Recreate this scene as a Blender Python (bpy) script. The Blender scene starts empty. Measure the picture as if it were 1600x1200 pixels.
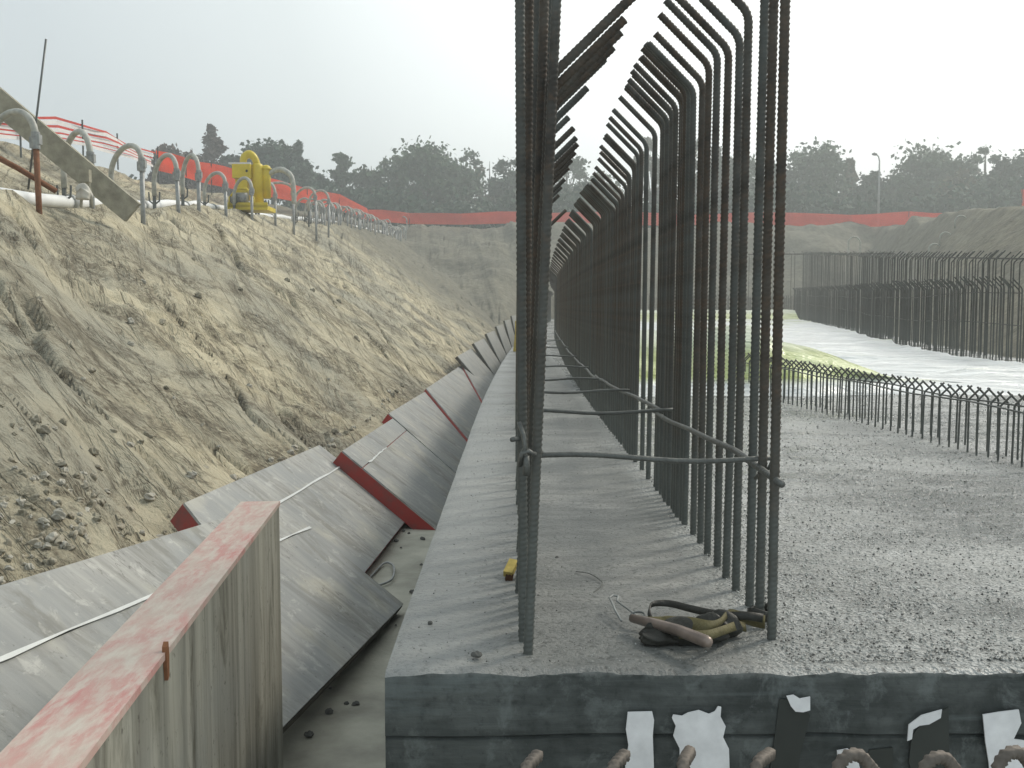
import bpy, math, random
import numpy as np
from mathutils import Vector, Matrix
random.seed(7); rng = np.random.default_rng(11)
S = bpy.context.scene
col = S.collection
R = math.radians

# ------------------------------------------------------------------ camera
F, CX, CY, HOR, CAMZ = 1650.0, 805.0, 600.0, 480.0, 0.65     # photo pixels; slab top is z = 0
cam_d = bpy.data.cameras.new('camera'); cam = bpy.data.objects.new('camera', cam_d); col.objects.link(cam)
cam_d.sensor_width = 36; cam_d.lens = 36*F/1600; cam_d.clip_start = 0.05; cam_d.clip_end = 3000
PITCH = math.atan((CY-HOR)/F); YAW = math.atan((CX-800)/F)
cam.location = (0, 0, CAMZ); cam.rotation_euler = (math.pi/2-PITCH, 0, YAW)
S.camera = cam
# ------------------------------------------------------------------ world
SUN_AZ, SUN_EL = 52, 40
w = bpy.data.worlds.new('World'); S.world = w; w.use_nodes = True
nt = w.node_tree; nt.nodes.clear()
def wn(t, **k):
    n = nt.nodes.new(t)
    for a, b in k.items(): setattr(n, a, b)
    return n
sky = wn('ShaderNodeTexSky', sky_type='NISHITA', sun_disc=False)
sky.sun_elevation = R(SUN_EL); sky.sun_rotation = R(SUN_AZ); sky.dust_density = 6; sky.air_density = 1.0
tc = wn('ShaderNodeTexCoord')
dp = wn('ShaderNodeVectorMath', operation='DOT_PRODUCT')
bd = Vector((math.sin(R(30)), math.cos(R(30)), 0.45)).normalized(); dp.inputs[1].default_value = bd
cr = wn('ShaderNodeValToRGB')
el = cr.color_ramp.elements
el[0].position = 0.0; el[0].color = (.42, .47, .50, 1)
el[1].position = 1.0; el[1].color = (1, 1, .99, 1)
e = el.new(.62); e.color = (.47, .52, .54, 1)
e = el.new(.76); e.color = (.60, .65, .655, 1)
e = el.new(.88); e.color = (.90, .94, .93, 1)
mul = wn('ShaderNodeVectorMath', operation='SCALE'); mul.inputs['Scale'].default_value = 11.5
mx = wn('ShaderNodeMix', data_type='RGBA'); mx.inputs['Factor'].default_value = .92
bg = wn('ShaderNodeBackground'); bg.inputs['Strength'].default_value = .1
wo = wn('ShaderNodeOutputWorld')
L = nt.links.new
L(tc.outputs['Generated'], dp.inputs[0]); L(dp.outputs['Value'], cr.inputs['Fac']); L(cr.outputs['Color'], mul.inputs[0])
L(sky.outputs['Color'], mx.inputs['A']); L(mul.outputs['Vector'], mx.inputs['B']); L(mx.outputs['Result'], bg.inputs['Color'])
L(bg.outputs['Background'], wo.inputs['Surface'])
# ------------------------------------------------------------------ sun
sd = bpy.data.lights.new('sun', 'SUN'); sun = bpy.data.objects.new('sun', sd); col.objects.link(sun)
sd.energy = 1.8; sd.angle = R(11.0); sd.color = (1, .93, .82)
sv = Vector((math.sin(R(SUN_AZ))*math.cos(R(SUN_EL)), math.cos(R(SUN_AZ))*math.cos(R(SUN_EL)), math.sin(R(SUN_EL))))
sun.rotation_euler = sv.to_track_quat('Z', 'Y').to_euler(); sun.location = (20, 20, 30)
S.view_settings.view_transform = 'Standard'; S.view_settings.look = 'None'
S.view_settings.exposure = .50; S.view_settings.gamma = 1
S.render.engine = 'CYCLES'
S.render.resolution_x = 1024; S.render.resolution_y = 768

# ------------------------------------------------------------------ helpers
Rm = cam.rotation_euler.to_matrix()
def ray(px, py):
    return Rm @ Vector(((px-800)/F, (600-py)/F, -1))
def on_y(px, py, Y):
    d = ray(px, py); t = Y/d.y; return Vector((d.x*t, Y, CAMZ+d.z*t))
def on_z(px, py, z):
    d = ray(px, py); t = (z-CAMZ)/d.z; return Vector((d.x*t, d.y*t, z))
def on_plane(px, py, p, n):
    d = ray(px, py); o = Vector((0, 0, CAMZ)); t = (p-o).dot(n)/d.dot(n); return o+d*t

def tag(o, label=None, cat=None, group=None, kind=None):
    if label: o['label'] = label
    if cat: o['category'] = cat
    if group: o['group'] = group
    if kind: o['kind'] = kind
    return o
def empty(name, loc, rot=(0, 0, 0)):
    o = bpy.data.objects.new(name, None); col.objects.link(o); o.location = loc; o.rotation_euler = rot
    o.empty_display_size = .1
    return o
def link(name, me, parent=None, loc=None, rot=None):
    o = bpy.data.objects.new(name, me); col.objects.link(o)
    if parent: o.parent = parent
    if loc is not None: o.location = loc
    if rot is not None: o.rotation_euler = rot
    return o

class MB:
    """collects shapes into one mesh"""
    def __init__(s): s.v = []; s.f = []; s.uv = []
    def add(s, vs, fs):
        b = len(s.v); s.v += [tuple(v) for v in vs]; s.f += [tuple(i+b for i in f) for f in fs]
        return s
    def box(s, c, d, rot=None):
        c = Vector(c); vs = []
        for z in (-.5, .5):
            for x, y in ((-.5, -.5), (.5, -.5), (.5, .5), (-.5, .5)):
                p = Vector((x*d[0], y*d[1], z*d[2]))
                if rot: p = rot @ p
                vs.append(c+p)
        return s.add(vs, [(0, 3, 2, 1), (4, 5, 6, 7), (0, 1, 5, 4), (1, 2, 6, 5), (2, 3, 7, 6), (3, 0, 4, 7)])
    def tube(s, pts, r, n=8, caps=True, rf=None):
        pts = [Vector(p) for p in pts]; m = len(pts)
        rs = r if isinstance(r, (list, tuple)) else [r]*m
        vs = []; fs = []
        t0 = (pts[1]-pts[0]).normalized()
        u = t0.orthogonal().normalized()
        for i, p in enumerate(pts):
            t = (pts[min(i+1, m-1)]-pts[max(i-1, 0)]).normalized()
            u = (u - t*u.dot(t)).normalized(); v = t.cross(u)
            for k in range(n):
                a = 2*math.pi*k/n
                rr = rs[i]*(rf(i, a) if rf else 1)
                vs.append(p+(u*math.cos(a)+v*math.sin(a))*rr)
        for i in range(m-1):
            for k in range(n):
                k2 = (k+1) % n
                fs.append((i*n+k, i*n+k2, (i+1)*n+k2, (i+1)*n+k))
        if caps:
            fs.append(tuple(range(n))[::-1]); fs.append(tuple((m-1)*n+k for k in range(n)))
        return s.add(vs, fs)
    def prism(s, poly, off):
        """poly: list of 3D points; extrude by vector off"""
        n = len(poly); a = [Vector(p) for p in poly]; b = [p+off for p in a]
        fs = [tuple(range(n)), tuple(range(2*n-1, n-1, -1))]
        fs += [(k, n+k, n+(k+1) % n, (k+1) % n) for k in range(n)]
        return s.add(a+b, fs)
    def ribbon(s, pts, wv, th=.003):
        """pts list, wv list of width vectors"""
        pts = [Vector(p) for p in pts]; m = len(pts); vs = []; fs = []
        for i, p in enumerate(pts):
            t = (pts[min(i+1, m-1)]-pts[max(i-1, 0)]).normalized()
            wd = Vector(wv[i] if isinstance(wv, list) else wv); nn = t.cross(wd).normalized()*th*.5
            vs += [p-wd*.5-nn, p+wd*.5-nn, p+wd*.5+nn, p-wd*.5+nn]
        for i in range(m-1):
            for k in range(4):
                fs.append((i*4+k, i*4+(k+1) % 4, i*4+4+(k+1) % 4, i*4+4+k))
        fs += [(3, 2, 1, 0), (m*4-4, m*4-3, m*4-2, m*4-1)]
        return s.add(vs, fs)
    def mesh(s, name, m=None, smooth=False):
        me = bpy.data.meshes.new(name); me.from_pydata(s.v, [], s.f); me.update()
        import bmesh
        b = bmesh.new(); b.from_mesh(me); bmesh.ops.recalc_face_normals(b, faces=b.faces); b.to_mesh(me); b.free()
        if m: me.materials.append(m)
        if smooth: me.polygons.foreach_set('use_smooth', [True]*len(me.polygons))
        return me
    def build(s, name, m=None, parent=None, smooth=False, loc=None, rot=None):
        return link(name, s.mesh(name, m, smooth), parent, loc, rot)

def np_mesh(name, V, Fq, m=None, smooth=False, uv=None):
    me = bpy.data.meshes.new(name)
    V = np.asarray(V, dtype=np.float32); Fq = np.asarray(Fq, dtype=np.int32); k = Fq.shape[1]
    me.vertices.add(len(V)); me.vertices.foreach_set('co', V.ravel())
    me.loops.add(Fq.size); me.loops.foreach_set('vertex_index', Fq.ravel())
    me.polygons.add(len(Fq)); me.polygons.foreach_set('loop_start', np.arange(0, Fq.size, k, dtype=np.int32))
    try: me.polygons.foreach_set('loop_total', np.full(len(Fq), k, dtype=np.int32))
    except Exception: pass
    me.update(calc_edges=True); me.validate()
    if m: me.materials.append(m)
    if smooth: me.polygons.foreach_set('use_smooth', [True]*len(me.polygons))
    return me
def grid_faces(nr, nc):
    i = np.arange(nr-1)[:, None]*nc+np.arange(nc-1)[None, :]
    i = i.ravel()
    return np.stack([i, i+1, i+nc+1, i+nc], 1)

# vectorised value noise
_perm = rng.random((256, 256))
def vnoise(x, y):
    xi = np.floor(x).astype(int); yi = np.floor(y).astype(int); fx = x-xi; fy = y-yi
    fx = fx*fx*(3-2*fx); fy = fy*fy*(3-2*fy)
    a = _perm[xi & 255, yi & 255]; b = _perm[(xi+1) & 255, yi & 255]
    c = _perm[xi & 255, (yi+1) & 255]; d = _perm[(xi+1) & 255, (yi+1) & 255]
    return (a*(1-fx)+b*fx)*(1-fy)+(c*(1-fx)+d*fx)*fy-.5
def fbm(x, y, o=4, g=.5):
    s = 0; a = 1
    for i in range(o):
        s = s+a*vnoise(x+17.3*i, y+9.1*i); x = x*2.03; y = y*2.03; a *= g
    return s

# ------------------------------------------------------------------ materials
def mat(name, rough=.8, spec=.3, metal=0):
    m = bpy.data.materials.new(name); m.use_nodes = True
    b = m.node_tree.nodes['Principled BSDF']
    b.inputs['Roughness'].default_value = rough; b.inputs['Metallic'].default_value = metal
    b.inputs['Specular IOR Level'].default_value = spec
    return m, m.node_tree, b
def N(t, ty, **k):
    n = t.nodes.new(ty)
    for a, b in k.items():
        if a in n.inputs.keys() if hasattr(n.inputs, 'keys') else False: n.inputs[a].default_value = b
        else: setattr(n, a, b)
    return n
def coords(t, scale=(1, 1, 1), rot=(0, 0, 0), src='Object'):
    tc = t.nodes.new('ShaderNodeTexCoord'); mp = t.nodes.new('ShaderNodeMapping')
    mp.inputs['Scale'].default_value = scale; mp.inputs['Rotation'].default_value = rot
    t.links.new(tc.outputs[src], mp.inputs[0]); return mp.outputs[0]
def noise(t, vec, scale, detail=5, rough=.55, dist=0):
    n = t.nodes.new('ShaderNodeTexNoise'); n.inputs['Scale'].default_value = scale
    n.inputs['Detail'].default_value = detail; n.inputs['Roughness'].default_value = rough; n.inputs['Distortion'].default_value = dist
    t.links.new(vec, n.inputs['Vector']); return n.outputs['Fac']
def ramp(t, fac, stops, interp='LINEAR'):
    r = t.nodes.new('ShaderNodeValToRGB'); r.color_ramp.interpolation = interp
    e = r.color_ramp.elements
    while len(e) < len(stops): e.new(.5)
    for i, (p, c) in enumerate(stops):
        e[i].position = p; e[i].color = (c, c, c, 1) if isinstance(c, (int, float)) else (*c, 1)
    t.links.new(fac, r.inputs[0]); return r.outputs[0]
def mixc(t, fac, a, b, mode='MIX'):
    m = t.nodes.new('ShaderNodeMix'); m.data_type = 'RGBA'; m.blend_type = mode
    for s, v in ((m.inputs['Factor'], fac), (m.inputs['A'], a), (m.inputs['B'], b)):
        if isinstance(v, bpy.types.NodeSocket): t.links.new(v, s)
        elif isinstance(v, (int, float)): s.default_value = v if s == m.inputs['Factor'] else (v, v, v, 1)
        else: s.default_value = (*v, 1)
    return m.outputs['Result']
def math_(t, op, a, b=0, clamp=False):
    m = t.nodes.new('ShaderNodeMath'); m.operation = op; m.use_clamp = clamp
    for s, v in ((m.inputs[0], a), (m.inputs[1], b)):
        if isinstance(v, bpy.types.NodeSocket): t.links.new(v, s)
        else: s.default_value = v
    return m.outputs[0]
def bump(t, b, h, strength=.5, dist=.01):
    n = t.nodes.new('ShaderNodeBump'); n.inputs['Strength'].default_value = strength; n.inputs['Distance'].default_value = dist
    t.links.new(h, n.inputs['Height']); t.links.new(n.outputs[0], b.inputs['Normal']); return n
def simple(name, colr, rough=.7, spec=.3, metal=0, var=.25, scale=6, bmp=0, bs=60):
    m, t, b = mat(name, rough, spec, metal)
    v = coords(t); f = noise(t, v, scale, 5)
    c = mixc(t, ramp(t, f, [(.3, 0.), (.7, 1.)]), tuple(x*(1-var) for x in colr), tuple(min(1, x*(1+var)) for x in colr))
    t.links.new(c, b.inputs['Base Color'])
    if bmp: bump(t, b, noise(t, v, bs, 3), bmp, .01)
    return m
def sep_xyz(t, vec):
    s = t.nodes.new('ShaderNodeSeparateXYZ'); t.links.new(vec, s.inputs[0]); return s.outputs

# soil: oblique bucket-tooth streaks; the grooves keep Y + 2X constant
def soil_mat():
    m, t, b = mat('soil', .95, .1)
    v = coords(t)
    big = noise(t, v, .45, 4, .6)
    x, y, z = sep_xyz(t, v)
    wv = math_(t, 'ADD', math_(t, 'MULTIPLY', math_(t, 'LOGARITHM', math_(t, 'MAXIMUM', y, 1.), math.e), 8.), math_(t, 'MULTIPLY', x, 1.2))
    def along(kx, ky, sc, det, ro, di):
        cb = t.nodes.new('ShaderNodeCombineXYZ')
        t.links.new(math_(t, 'MULTIPLY', wv, kx), cb.inputs[0]); t.links.new(math_(t, 'MULTIPLY', x, ky), cb.inputs[1])
        return noise(t, cb.outputs[0], sc, det, ro, di)
    st = along(1., .55, 1.5, 8, .66, .7)          # broad scrapes
    st2 = along(1., .4, 2.3, 6, .6, .35)
    fine = noise(t, v, 26, 7, .7); mid = noise(t, v, 3.0, 7, .68, .5); clod = noise(t, v, 9, 6, .7, .6)
    crack = math_(t, 'ABSOLUTE', math_(t, 'SUBTRACT', st2, .5))
    pale = (.60, .545, .395); tan = (.43, .38, .262); dark = (.13, .11, .078); grey = (.37, .355, .285)
    c = mixc(t, ramp(t, mid, [(.36, 0.), (.60, 1.)]), tan, pale)
    c = mixc(t, ramp(t, big, [(.42, 0.), (.60, .9)]), c, grey)
    rough_patch = ramp(t, noise(t, v, .9, 6, .7, .6), [(.48, 0.), (.60, 1.)])
    c = mixc(t, math_(t, 'MULTIPLY', rough_patch, ramp(t, clod, [(.40, .8), (.54, 0.)])), c, dark)
    c = mixc(t, math_(t, 'MULTIPLY', rough_patch, ramp(t, fine, [(.42, .8), (.54, 0.)])), c, dark)
    c = mixc(t, ramp(t, st, [(.34, .75), (.44, 0.)]), c, (.17, .15, .11))
    c = mixc(t, math_(t, 'MULTIPLY', ramp(t, crack, [(.0, .85), (.02, 0.)]), ramp(t, mid, [(.48, 0.), (.56, 1.)])), c, dark)
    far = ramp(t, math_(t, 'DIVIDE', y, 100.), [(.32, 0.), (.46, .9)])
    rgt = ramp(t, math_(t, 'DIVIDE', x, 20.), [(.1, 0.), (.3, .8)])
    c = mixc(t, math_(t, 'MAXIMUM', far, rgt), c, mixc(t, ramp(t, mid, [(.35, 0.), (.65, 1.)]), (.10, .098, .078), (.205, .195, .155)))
    t.links.new(c, b.inputs['Base Color'])
    h = math_(t, 'ADD', math_(t, 'MULTIPLY', st, .9), math_(t, 'ADD', math_(t, 'MULTIPLY', fine, .22), math_(t, 'MULTIPLY', mid, .7)))
    h = math_(t, 'ADD', h, math_(t, 'MULTIPLY', math_(t, 'MULTIPLY', clod, rough_patch), .55))
    h = math_(t, 'ADD', h, math_(t, 'MULTIPLY', ramp(t, crack, [(.0, 0.), (.04, 1.)]), .25))
    h = math_(t, 'MULTIPLY', h, math_(t, 'SUBTRACT', 1., math_(t, 'MULTIPLY', far, .85)))
    bump(t, b, h, 1.0, .12)
    return m
def concrete_mat(name='wet_concrete'):
    m, t, b = mat(name, .5, .5)
    v = coords(t); x, y, z = sep_xyz(t, v)
    blot = noise(t, v, 1.8, 6, .6); fine = noise(t, v, 70, 4, .75); grain = noise(t, v, 170, 3, .6); wet = noise(t, coords(t, (1, 2.2, 1)), .9, 6, .65, .4)
    strk = noise(t, coords(t, (1.5, 11, 3)), 1.3, 6, .65, .8)
    # rough, wet aggregate to the right of the bar row; trowelled band to its left
    rr = ramp(t, math_(t, 'ADD', x, math_(t, 'MULTIPLY', blot, .18)), [(.50, 0.), (.62, 1.)])
    trow = mixc(t, ramp(t, strk, [(.3, 0.), (.7, 1.)]), (.17, .173, .162), (.34, .342, .32))
    trow = mixc(t, ramp(t, blot, [(.40, .65), (.58, 0.)]), trow, (.11, .12, .113))
    rgh = mixc(t, ramp(t, blot, [(.35, 0.), (.65, 1.)]), (.29, .30, .285), (.47, .48, .46))
    rgh = mixc(t, ramp(t, fine, [(.36, .9), (.48, 0.)]), rgh, (.05, .055, .05))
    rgh = mixc(t, ramp(t, grain, [(.60, 0.), (.68, .85)]), rgh, (.58, .59, .56))
    rgh = mixc(t, ramp(t, noise(t, coords(t, (70, 110, 90)), 1., 4, .7), [(.36, .9), (.44, 0.)]), rgh, (.05, .053, .048))
    rgh = mixc(t, ramp(t, wet, [(.45, 0.), (.6, .45)]), rgh, (.17, .18, .17))
    trow = mixc(t, ramp(t, fine, [(.38, .85), (.47, 0.)]), trow, (.07, .075, .068))
    trow = mixc(t, ramp(t, wet, [(.48, 0.), (.62, .7)]), trow, (.10, .11, .105))
    trow = mixc(t, ramp(t, grain, [(.64, 0.), (.72, .5)]), trow, (.42, .43, .41))
    # damp front strip and a pale dried skin at the trench edge
    trow = mixc(t, ramp(t, math_(t, 'ADD', x, math_(t, 'MULTIPLY', blot, .25)), [(-.25, .4), (.12, 0.)]), trow, (.36, .37, .355))
    c = mixc(t, rr, trow, rgh)
    t.links.new(c, b.inputs['Base Color'])
    ro = mixc(t, rr, mixc(t, ramp(t, blot, [(.4, 0.), (.6, 1.)]), .36, .6), mixc(t, ramp(t, wet, [(.40, 0.), (.58, 1.)]), .34, .14))
    t.links.new(ro, b.inputs['Roughness'])
    vor = t.nodes.new('ShaderNodeTexVoronoi'); vor.inputs['Scale'].default_value = 120; t.links.new(v, vor.inputs['Vector'])
    hr = math_(t, 'ADD', math_(t, 'MULTIPLY', vor.outputs['Distance'], 1.0), math_(t, 'ADD', math_(t, 'MULTIPLY', noise(t, v, 22, 5, .7), 2.2), math_(t, 'MULTIPLY', fine, 1.6)))
    hs = math_(t, 'ADD', math_(t, 'MULTIPLY', strk, .45), math_(t, 'MULTIPLY', fine, 1.0))
    h = mixc(t, rr, hs, hr)
    bump(t, b, h, 1., .0065)
    return m
def face_mat():
    m, t, b = mat('formed_concrete', .65, .35)
    v = coords(t)
    f = noise(t, coords(t, (1, 1, 9)), 2.2, 6, .65); g = noise(t, v, 5, 6, .65); k = noise(t, v, 40, 4, .7)
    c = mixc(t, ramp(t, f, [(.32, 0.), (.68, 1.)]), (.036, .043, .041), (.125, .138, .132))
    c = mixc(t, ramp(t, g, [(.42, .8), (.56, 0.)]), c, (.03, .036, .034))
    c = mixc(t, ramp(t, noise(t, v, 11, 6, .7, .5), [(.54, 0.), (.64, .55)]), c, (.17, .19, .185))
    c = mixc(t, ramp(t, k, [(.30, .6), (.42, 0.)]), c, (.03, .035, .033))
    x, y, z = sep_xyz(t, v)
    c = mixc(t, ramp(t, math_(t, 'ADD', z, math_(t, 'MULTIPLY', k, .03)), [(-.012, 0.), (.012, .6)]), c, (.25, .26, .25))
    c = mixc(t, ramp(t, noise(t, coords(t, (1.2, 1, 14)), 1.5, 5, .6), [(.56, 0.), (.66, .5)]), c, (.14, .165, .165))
    t.links.new(c, b.inputs['Base Color']); bump(t, b, math_(t, 'ADD', f, math_(t, 'MULTIPLY', k, .4)), .5, .008)
    return m
def rebar_mat():
    m, t, b = mat('rusty_rebar', .62, .35, .35)
    v = coords(t); oi = t.nodes.new('ShaderNodeObjectInfo')
    x, y, z = sep_xyz(t, v)
    n = noise(t, v, 7, 5, .65); n2 = noise(t, v, 60, 4, .6)
    c = mixc(t, ramp(t, n, [(.35, 0.), (.65, 1.)]), (.042, .038, .032), (.085, .066, .048))
    c = mixc(t, ramp(t, n2, [(.5, 0.), (.75, .6)]), c, (.12, .075, .045))
    c = mixc(t, ramp(t, math_(t, 'ADD', n, math_(t, 'MULTIPLY', oi.outputs['Random'], .3)), [(.55, 0.), (.85, .6)]), c, (.10, .12, .115))
    # cement splashed over the lower half metre
    low = ramp(t, math_(t, 'ADD', z, math_(t, 'MULTIPLY', n, .9)), [(.5, .85), (1.0, 0.)])
    c = mixc(t, low, c, mixc(t, n2, (.09, .10, .092), (.17, .185, .17)))
    t.links.new(c, b.inputs['Base Color']); bump(t, b, n2, .4, .003)
    return m
def ply_mat():
    """film-faced plywood: cement-grey with streaks across the board (uses UV metres)"""
    m, t, b = mat('formwork_plywood', .6, .3)
    uv = coords(t, (1, 1, 1), src='UV'); v = coords(t)
    oi = t.nodes.new('ShaderNodeObjectInfo')
    s = noise(t, coords(t, (16, 1.2, 1), src='UV'), 1.0, 6, .6, .3); g = noise(t, uv, 1.6, 5, .6); k = noise(t, uv, 30, 5, .7)
    c = mixc(t, ramp(t, s, [(.3, 0.), (.7, 1.)]), (.235, .235, .22), (.41, .405, .37))
    c = mixc(t, ramp(t, g, [(.42, .6), (.62, 0.)]), c, (.235, .25, .25))
    c = mixc(t, ramp(t, noise(t, coords(t, (1, 1, 1), (0, 0, .4), src='UV'), 3.1, 3), [(.55, 0.), (.72, .5)]), c, (.50, .47, .37))
    c = mixc(t, ramp(t, k, [(.30, .7), (.38, 0.)]), c, (.10, .10, .09))
    stain = noise(t, coords(t, (2.5, 1., 1), src='UV'), 1.3, 7, .7, .8)
    c = mixc(t, ramp(t, stain, [(.52, 0.), (.62, .6)]), c, (.16, .155, .13))
    c = mixc(t, ramp(t, noise(t, uv, 9, 6, .75, .5), [(.56, 0.), (.66, .5)]), c, (.55, .545, .50))
    sc_ = math_(t, 'ABSOLUTE', math_(t, 'SUBTRACT', noise(t, coords(t, (3, .8, 1), (0, 0, .5), src='UV'), 2.2, 4, .6), .5))
    c = mixc(t, math_(t, 'MULTIPLY', ramp(t, sc_, [(0., .8), (.006, 0.)]), ramp(t, g, [(.5, 0.), (.6, 1.)])), c, (.08, .075, .065))
    t.links.new(c, b.inputs['Base Color']); bump(t, b, math_(t, 'ADD', s, math_(t, 'MULTIPLY', k, .5)), .3, .005)
    return m
def board_mat():
    m, t, b = mat('stained_boards', .75, .25)
    v = coords(t)
    s = noise(t, coords(t, (9, 9, .5)), 1.2, 7, .65, .5); s2 = noise(t, coords(t, (24, 24, .8)), 1.1, 6, .65, .5); g = noise(t, v, 2.2, 4)
    c = mixc(t, ramp(t, s, [(.32, 0.), (.66, 1.)]), (.18, .175, .145), (.40, .39, .325))
    c = mixc(t, ramp(t, s2, [(.33, .65), (.47, 0.)]), c, (.10, .09, .065))
    c = mixc(t, ramp(t, g, [(.5, 0.), (.7, .5)]), c, (.27, .28, .26))
    c = mixc(t, ramp(t, noise(t, coords(t, (6, 6, 1.6)), 1.4, 7, .72, .8), [(.53, 0.), (.66, .7)]), c, (.085, .08, .055))
    c = mixc(t, ramp(t, noise(t, v, 45, 4, .7), [(.30, .7), (.38, 0.)]), c, (.06, .055, .04))
    t.links.new(c, b.inputs['Base Color']); bump(t, b, s, .4, .005)
    return m
def pink_mat():
    m, t, b = mat('worn_red_paint', .7, .3)
    v = coords(t)
    g = noise(t, coords(t, (9, 3, 3)), 1.2, 7, .7, .6); h = noise(t, coords(t, (22, 5, 4)), 2, 6, .7)
    c = mixc(t, ramp(t, g, [(.36, 0.), (.62, 1.)]), (.50, .23, .21), (.48, .40, .34))
    c = mixc(t, ramp(t, h, [(.44, 0.), (.62, .8)]), c, (.54, .50, .43))
    t.links.new(c, b.inputs['Base Color']); bump(t, b, h, .3, .004)
    return m
def red_mat():
    m, t, b = mat('red_frame_paint', .6, .35)
    v = coords(t); g = noise(t, v, 6, 6, .7)
    c = mixc(t, ramp(t, g, [(.45, 0.), (.68, .9)]), (.32, .035, .026), (.16, .06, .05))
    t.links.new(c, b.inputs['Base Color']); return m
def sheet_mat():
    m, t, b = mat('white_plastic', .28, .5)
    v = coords(t); g = noise(t, v, .9, 4); x, y, z = sep_xyz(t, v)
    c = mixc(t, ramp(t, g, [(.35, 0.), (.65, 1.)]), (.74, .77, .76), (.88, .90, .89))
    # the heaped fold is a yellow-green tinted film
    yy = ramp(t, z, [(.06, 0.), (.11, 1.), (.28, .9), (.40, .45)])
    c = mixc(t, yy, c, mixc(t, ramp(t, noise(t, v, 2.6, 3), [(.35, 0.), (.6, 1.)]), (.34, .40, .07), (.62, .69, .34)))
    t.links.new(c, b.inputs['Base Color'])
    wvn = noise(t, coords(t, (.7, 3.6, 1)), 1.5, 6, .65, .7)
    bump(t, b, wvn, .9, .17)
    return m
def leaf_mat(name, a, b_):
    m, t, b = mat(name, .7, .2)
    f = noise(t, coords(t), .7, 4, .6)
    c = mixc(t, ramp(t, f, [(.35, 0.), (.65, 1.)]), a, b_)
    t.links.new(c, b.inputs['Base Color']); return m

def net_mat():
    m, t, b = mat('orange_net', .6, .2)
    f = noise(t, coords(t), 1.2, 4)
    c = mixc(t, f, (.72, .10, .06), (.90, .20, .12)); t.links.new(c, b.inputs['Base Color'])
    tr = t.nodes.new('ShaderNodeBsdfTranslucent'); t.links.new(c, tr.inputs[0]); ms = t.nodes.new('ShaderNodeMixShader'); ms.inputs[0].default_value = .5
    o = t.nodes['Material Output']; t.links.new(b.outputs[0], ms.inputs[1]); t.links.new(tr.outputs[0], ms.inputs[2]); t.links.new(ms.outputs[0], o.inputs[0])
    return m
M = dict(soil=soil_mat(), conc=concrete_mat(), face=face_mat(), rebar=rebar_mat(), ply=ply_mat(), board=board_mat(),
         pink=pink_mat(), red=red_mat(), sheet=sheet_mat(),
         lean=simple('lean_concrete', (.36, .35, .29), .85, .2, var=.3, scale=4, bmp=.5, bs=40),
         tape=simple('pale_joint_tape', (.60, .62, .60), .5, .3, var=.1),
         paper=simple('torn_white_film', (.80, .80, .80), .6, .3, var=.12, scale=25),
         darkfilm=simple('dark_film', (.03, .035, .03), .4, .4),
         steel=simple('grey_steel', (.13, .14, .135), .5, .4, .4, scale=20),
         rod=simple('tie_rod_steel', (.13, .135, .125), .5, .4, .5, scale=30, bmp=.4, bs=90),
         hose=simple('grey_hose', (.40, .40, .355), .5, .4, scale=12),
         rust=simple('rusty_pipe', (.20, .09, .045), .8, .2, scale=20),
         galv=simple('galvanised_pipe', (.30, .31, .30), .5, .4, .3, scale=20),
         white=simple('white_pipe', (.72, .73, .72), .5, .3, var=.12, scale=3),
         yellow=simple('yellow_paint', (.62, .48, .03), .45, .4, var=.18, scale=3),
         yellow_dull=simple('dull_yellow', (.52, .40, .12), .8, .2, scale=40),
         bristle=simple('brown_bristle', (.07, .035, .02), .9, .1, scale=40),
         wood=simple('grey_wood', (.33, .31, .24), .85, .15, scale=9, bmp=.4),
         redplastic=simple('red_tape', (.55, .06, .04), .5, .3, var=.15),
         whiteplastic=simple('white_tape', (.72, .70, .68), .5, .3, var=.08),
         orange=net_mat(),
         leather=simple('dark_leather', (.028, .028, .022), .5, .4, scale=30, bmp=.3),
         olive=simple('olive_webbing', (.13, .115, .055), .7, .2, scale=30, bmp=.3, bs=200),
         handle=simple('worn_metal_handle', (.24, .19, .16), .35, .5, .4, scale=30),
         bark=simple('bark', (.09, .075, .055), .9, .1),
         stone=simple('pebble', (.12, .12, .11), .8, .2),
         hook=simple('pale_rusty_steel', (.16, .14, .12), .7, .3, .35, scale=30, bmp=.3),
         edge=simple('dark_ply_edge', (.13, .12, .10), .85, .2, .35, scale=12, bmp=.3),
         griddark=simple('dark_grit', (.10, .102, .095), .5, .5), gritpale=simple('pale_grit', (.40, .41, .39), .25, .6),
         black=simple('black_rubber', (.02, .02, .02), .6, .3))

# ------------------------------------------------------------------ ground (banks, bench, plateau)
def smooth(a, b, x):
    t = np.clip((np.asarray(x, float)-a)/(b-a), 0, 1); return t*t*(3-2*t)
def bend(Y):      # the footing swings to the right with distance
    return .36*(np.clip((np.asarray(Y, float)-6)/17, 0, None))**1.6
def toeX(Y): return -1.0+bend(Y)*.8+smooth(1, 6, Y)*.05
CR_Y = [0, 8, 11, 14, 18, 24, 30, 45, 66, 90]
CR_X = [-5.6, -5.3, -5.25, -5.1, -5.5, -6.4, -6.8, -7.2, -7.5, -7.5]
CR_Z = [1.7, 1.78, 1.85, 1.92, 2.28, 2.85, 3.15, 4.15, 5.15, 5.6]
PL_Y = [0, 18.4, 24.5, 31, 42, 63, 75, 100, 600]
PL_Z = [3.2, 3.55, 4.0, 4.35, 5.0, 6.2, 6.5, 6.6, 7.0]
def crest(Y): return float(np.interp(Y, CR_Y, CR_X)), float(np.interp(Y, CR_Y, CR_Z))
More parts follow.
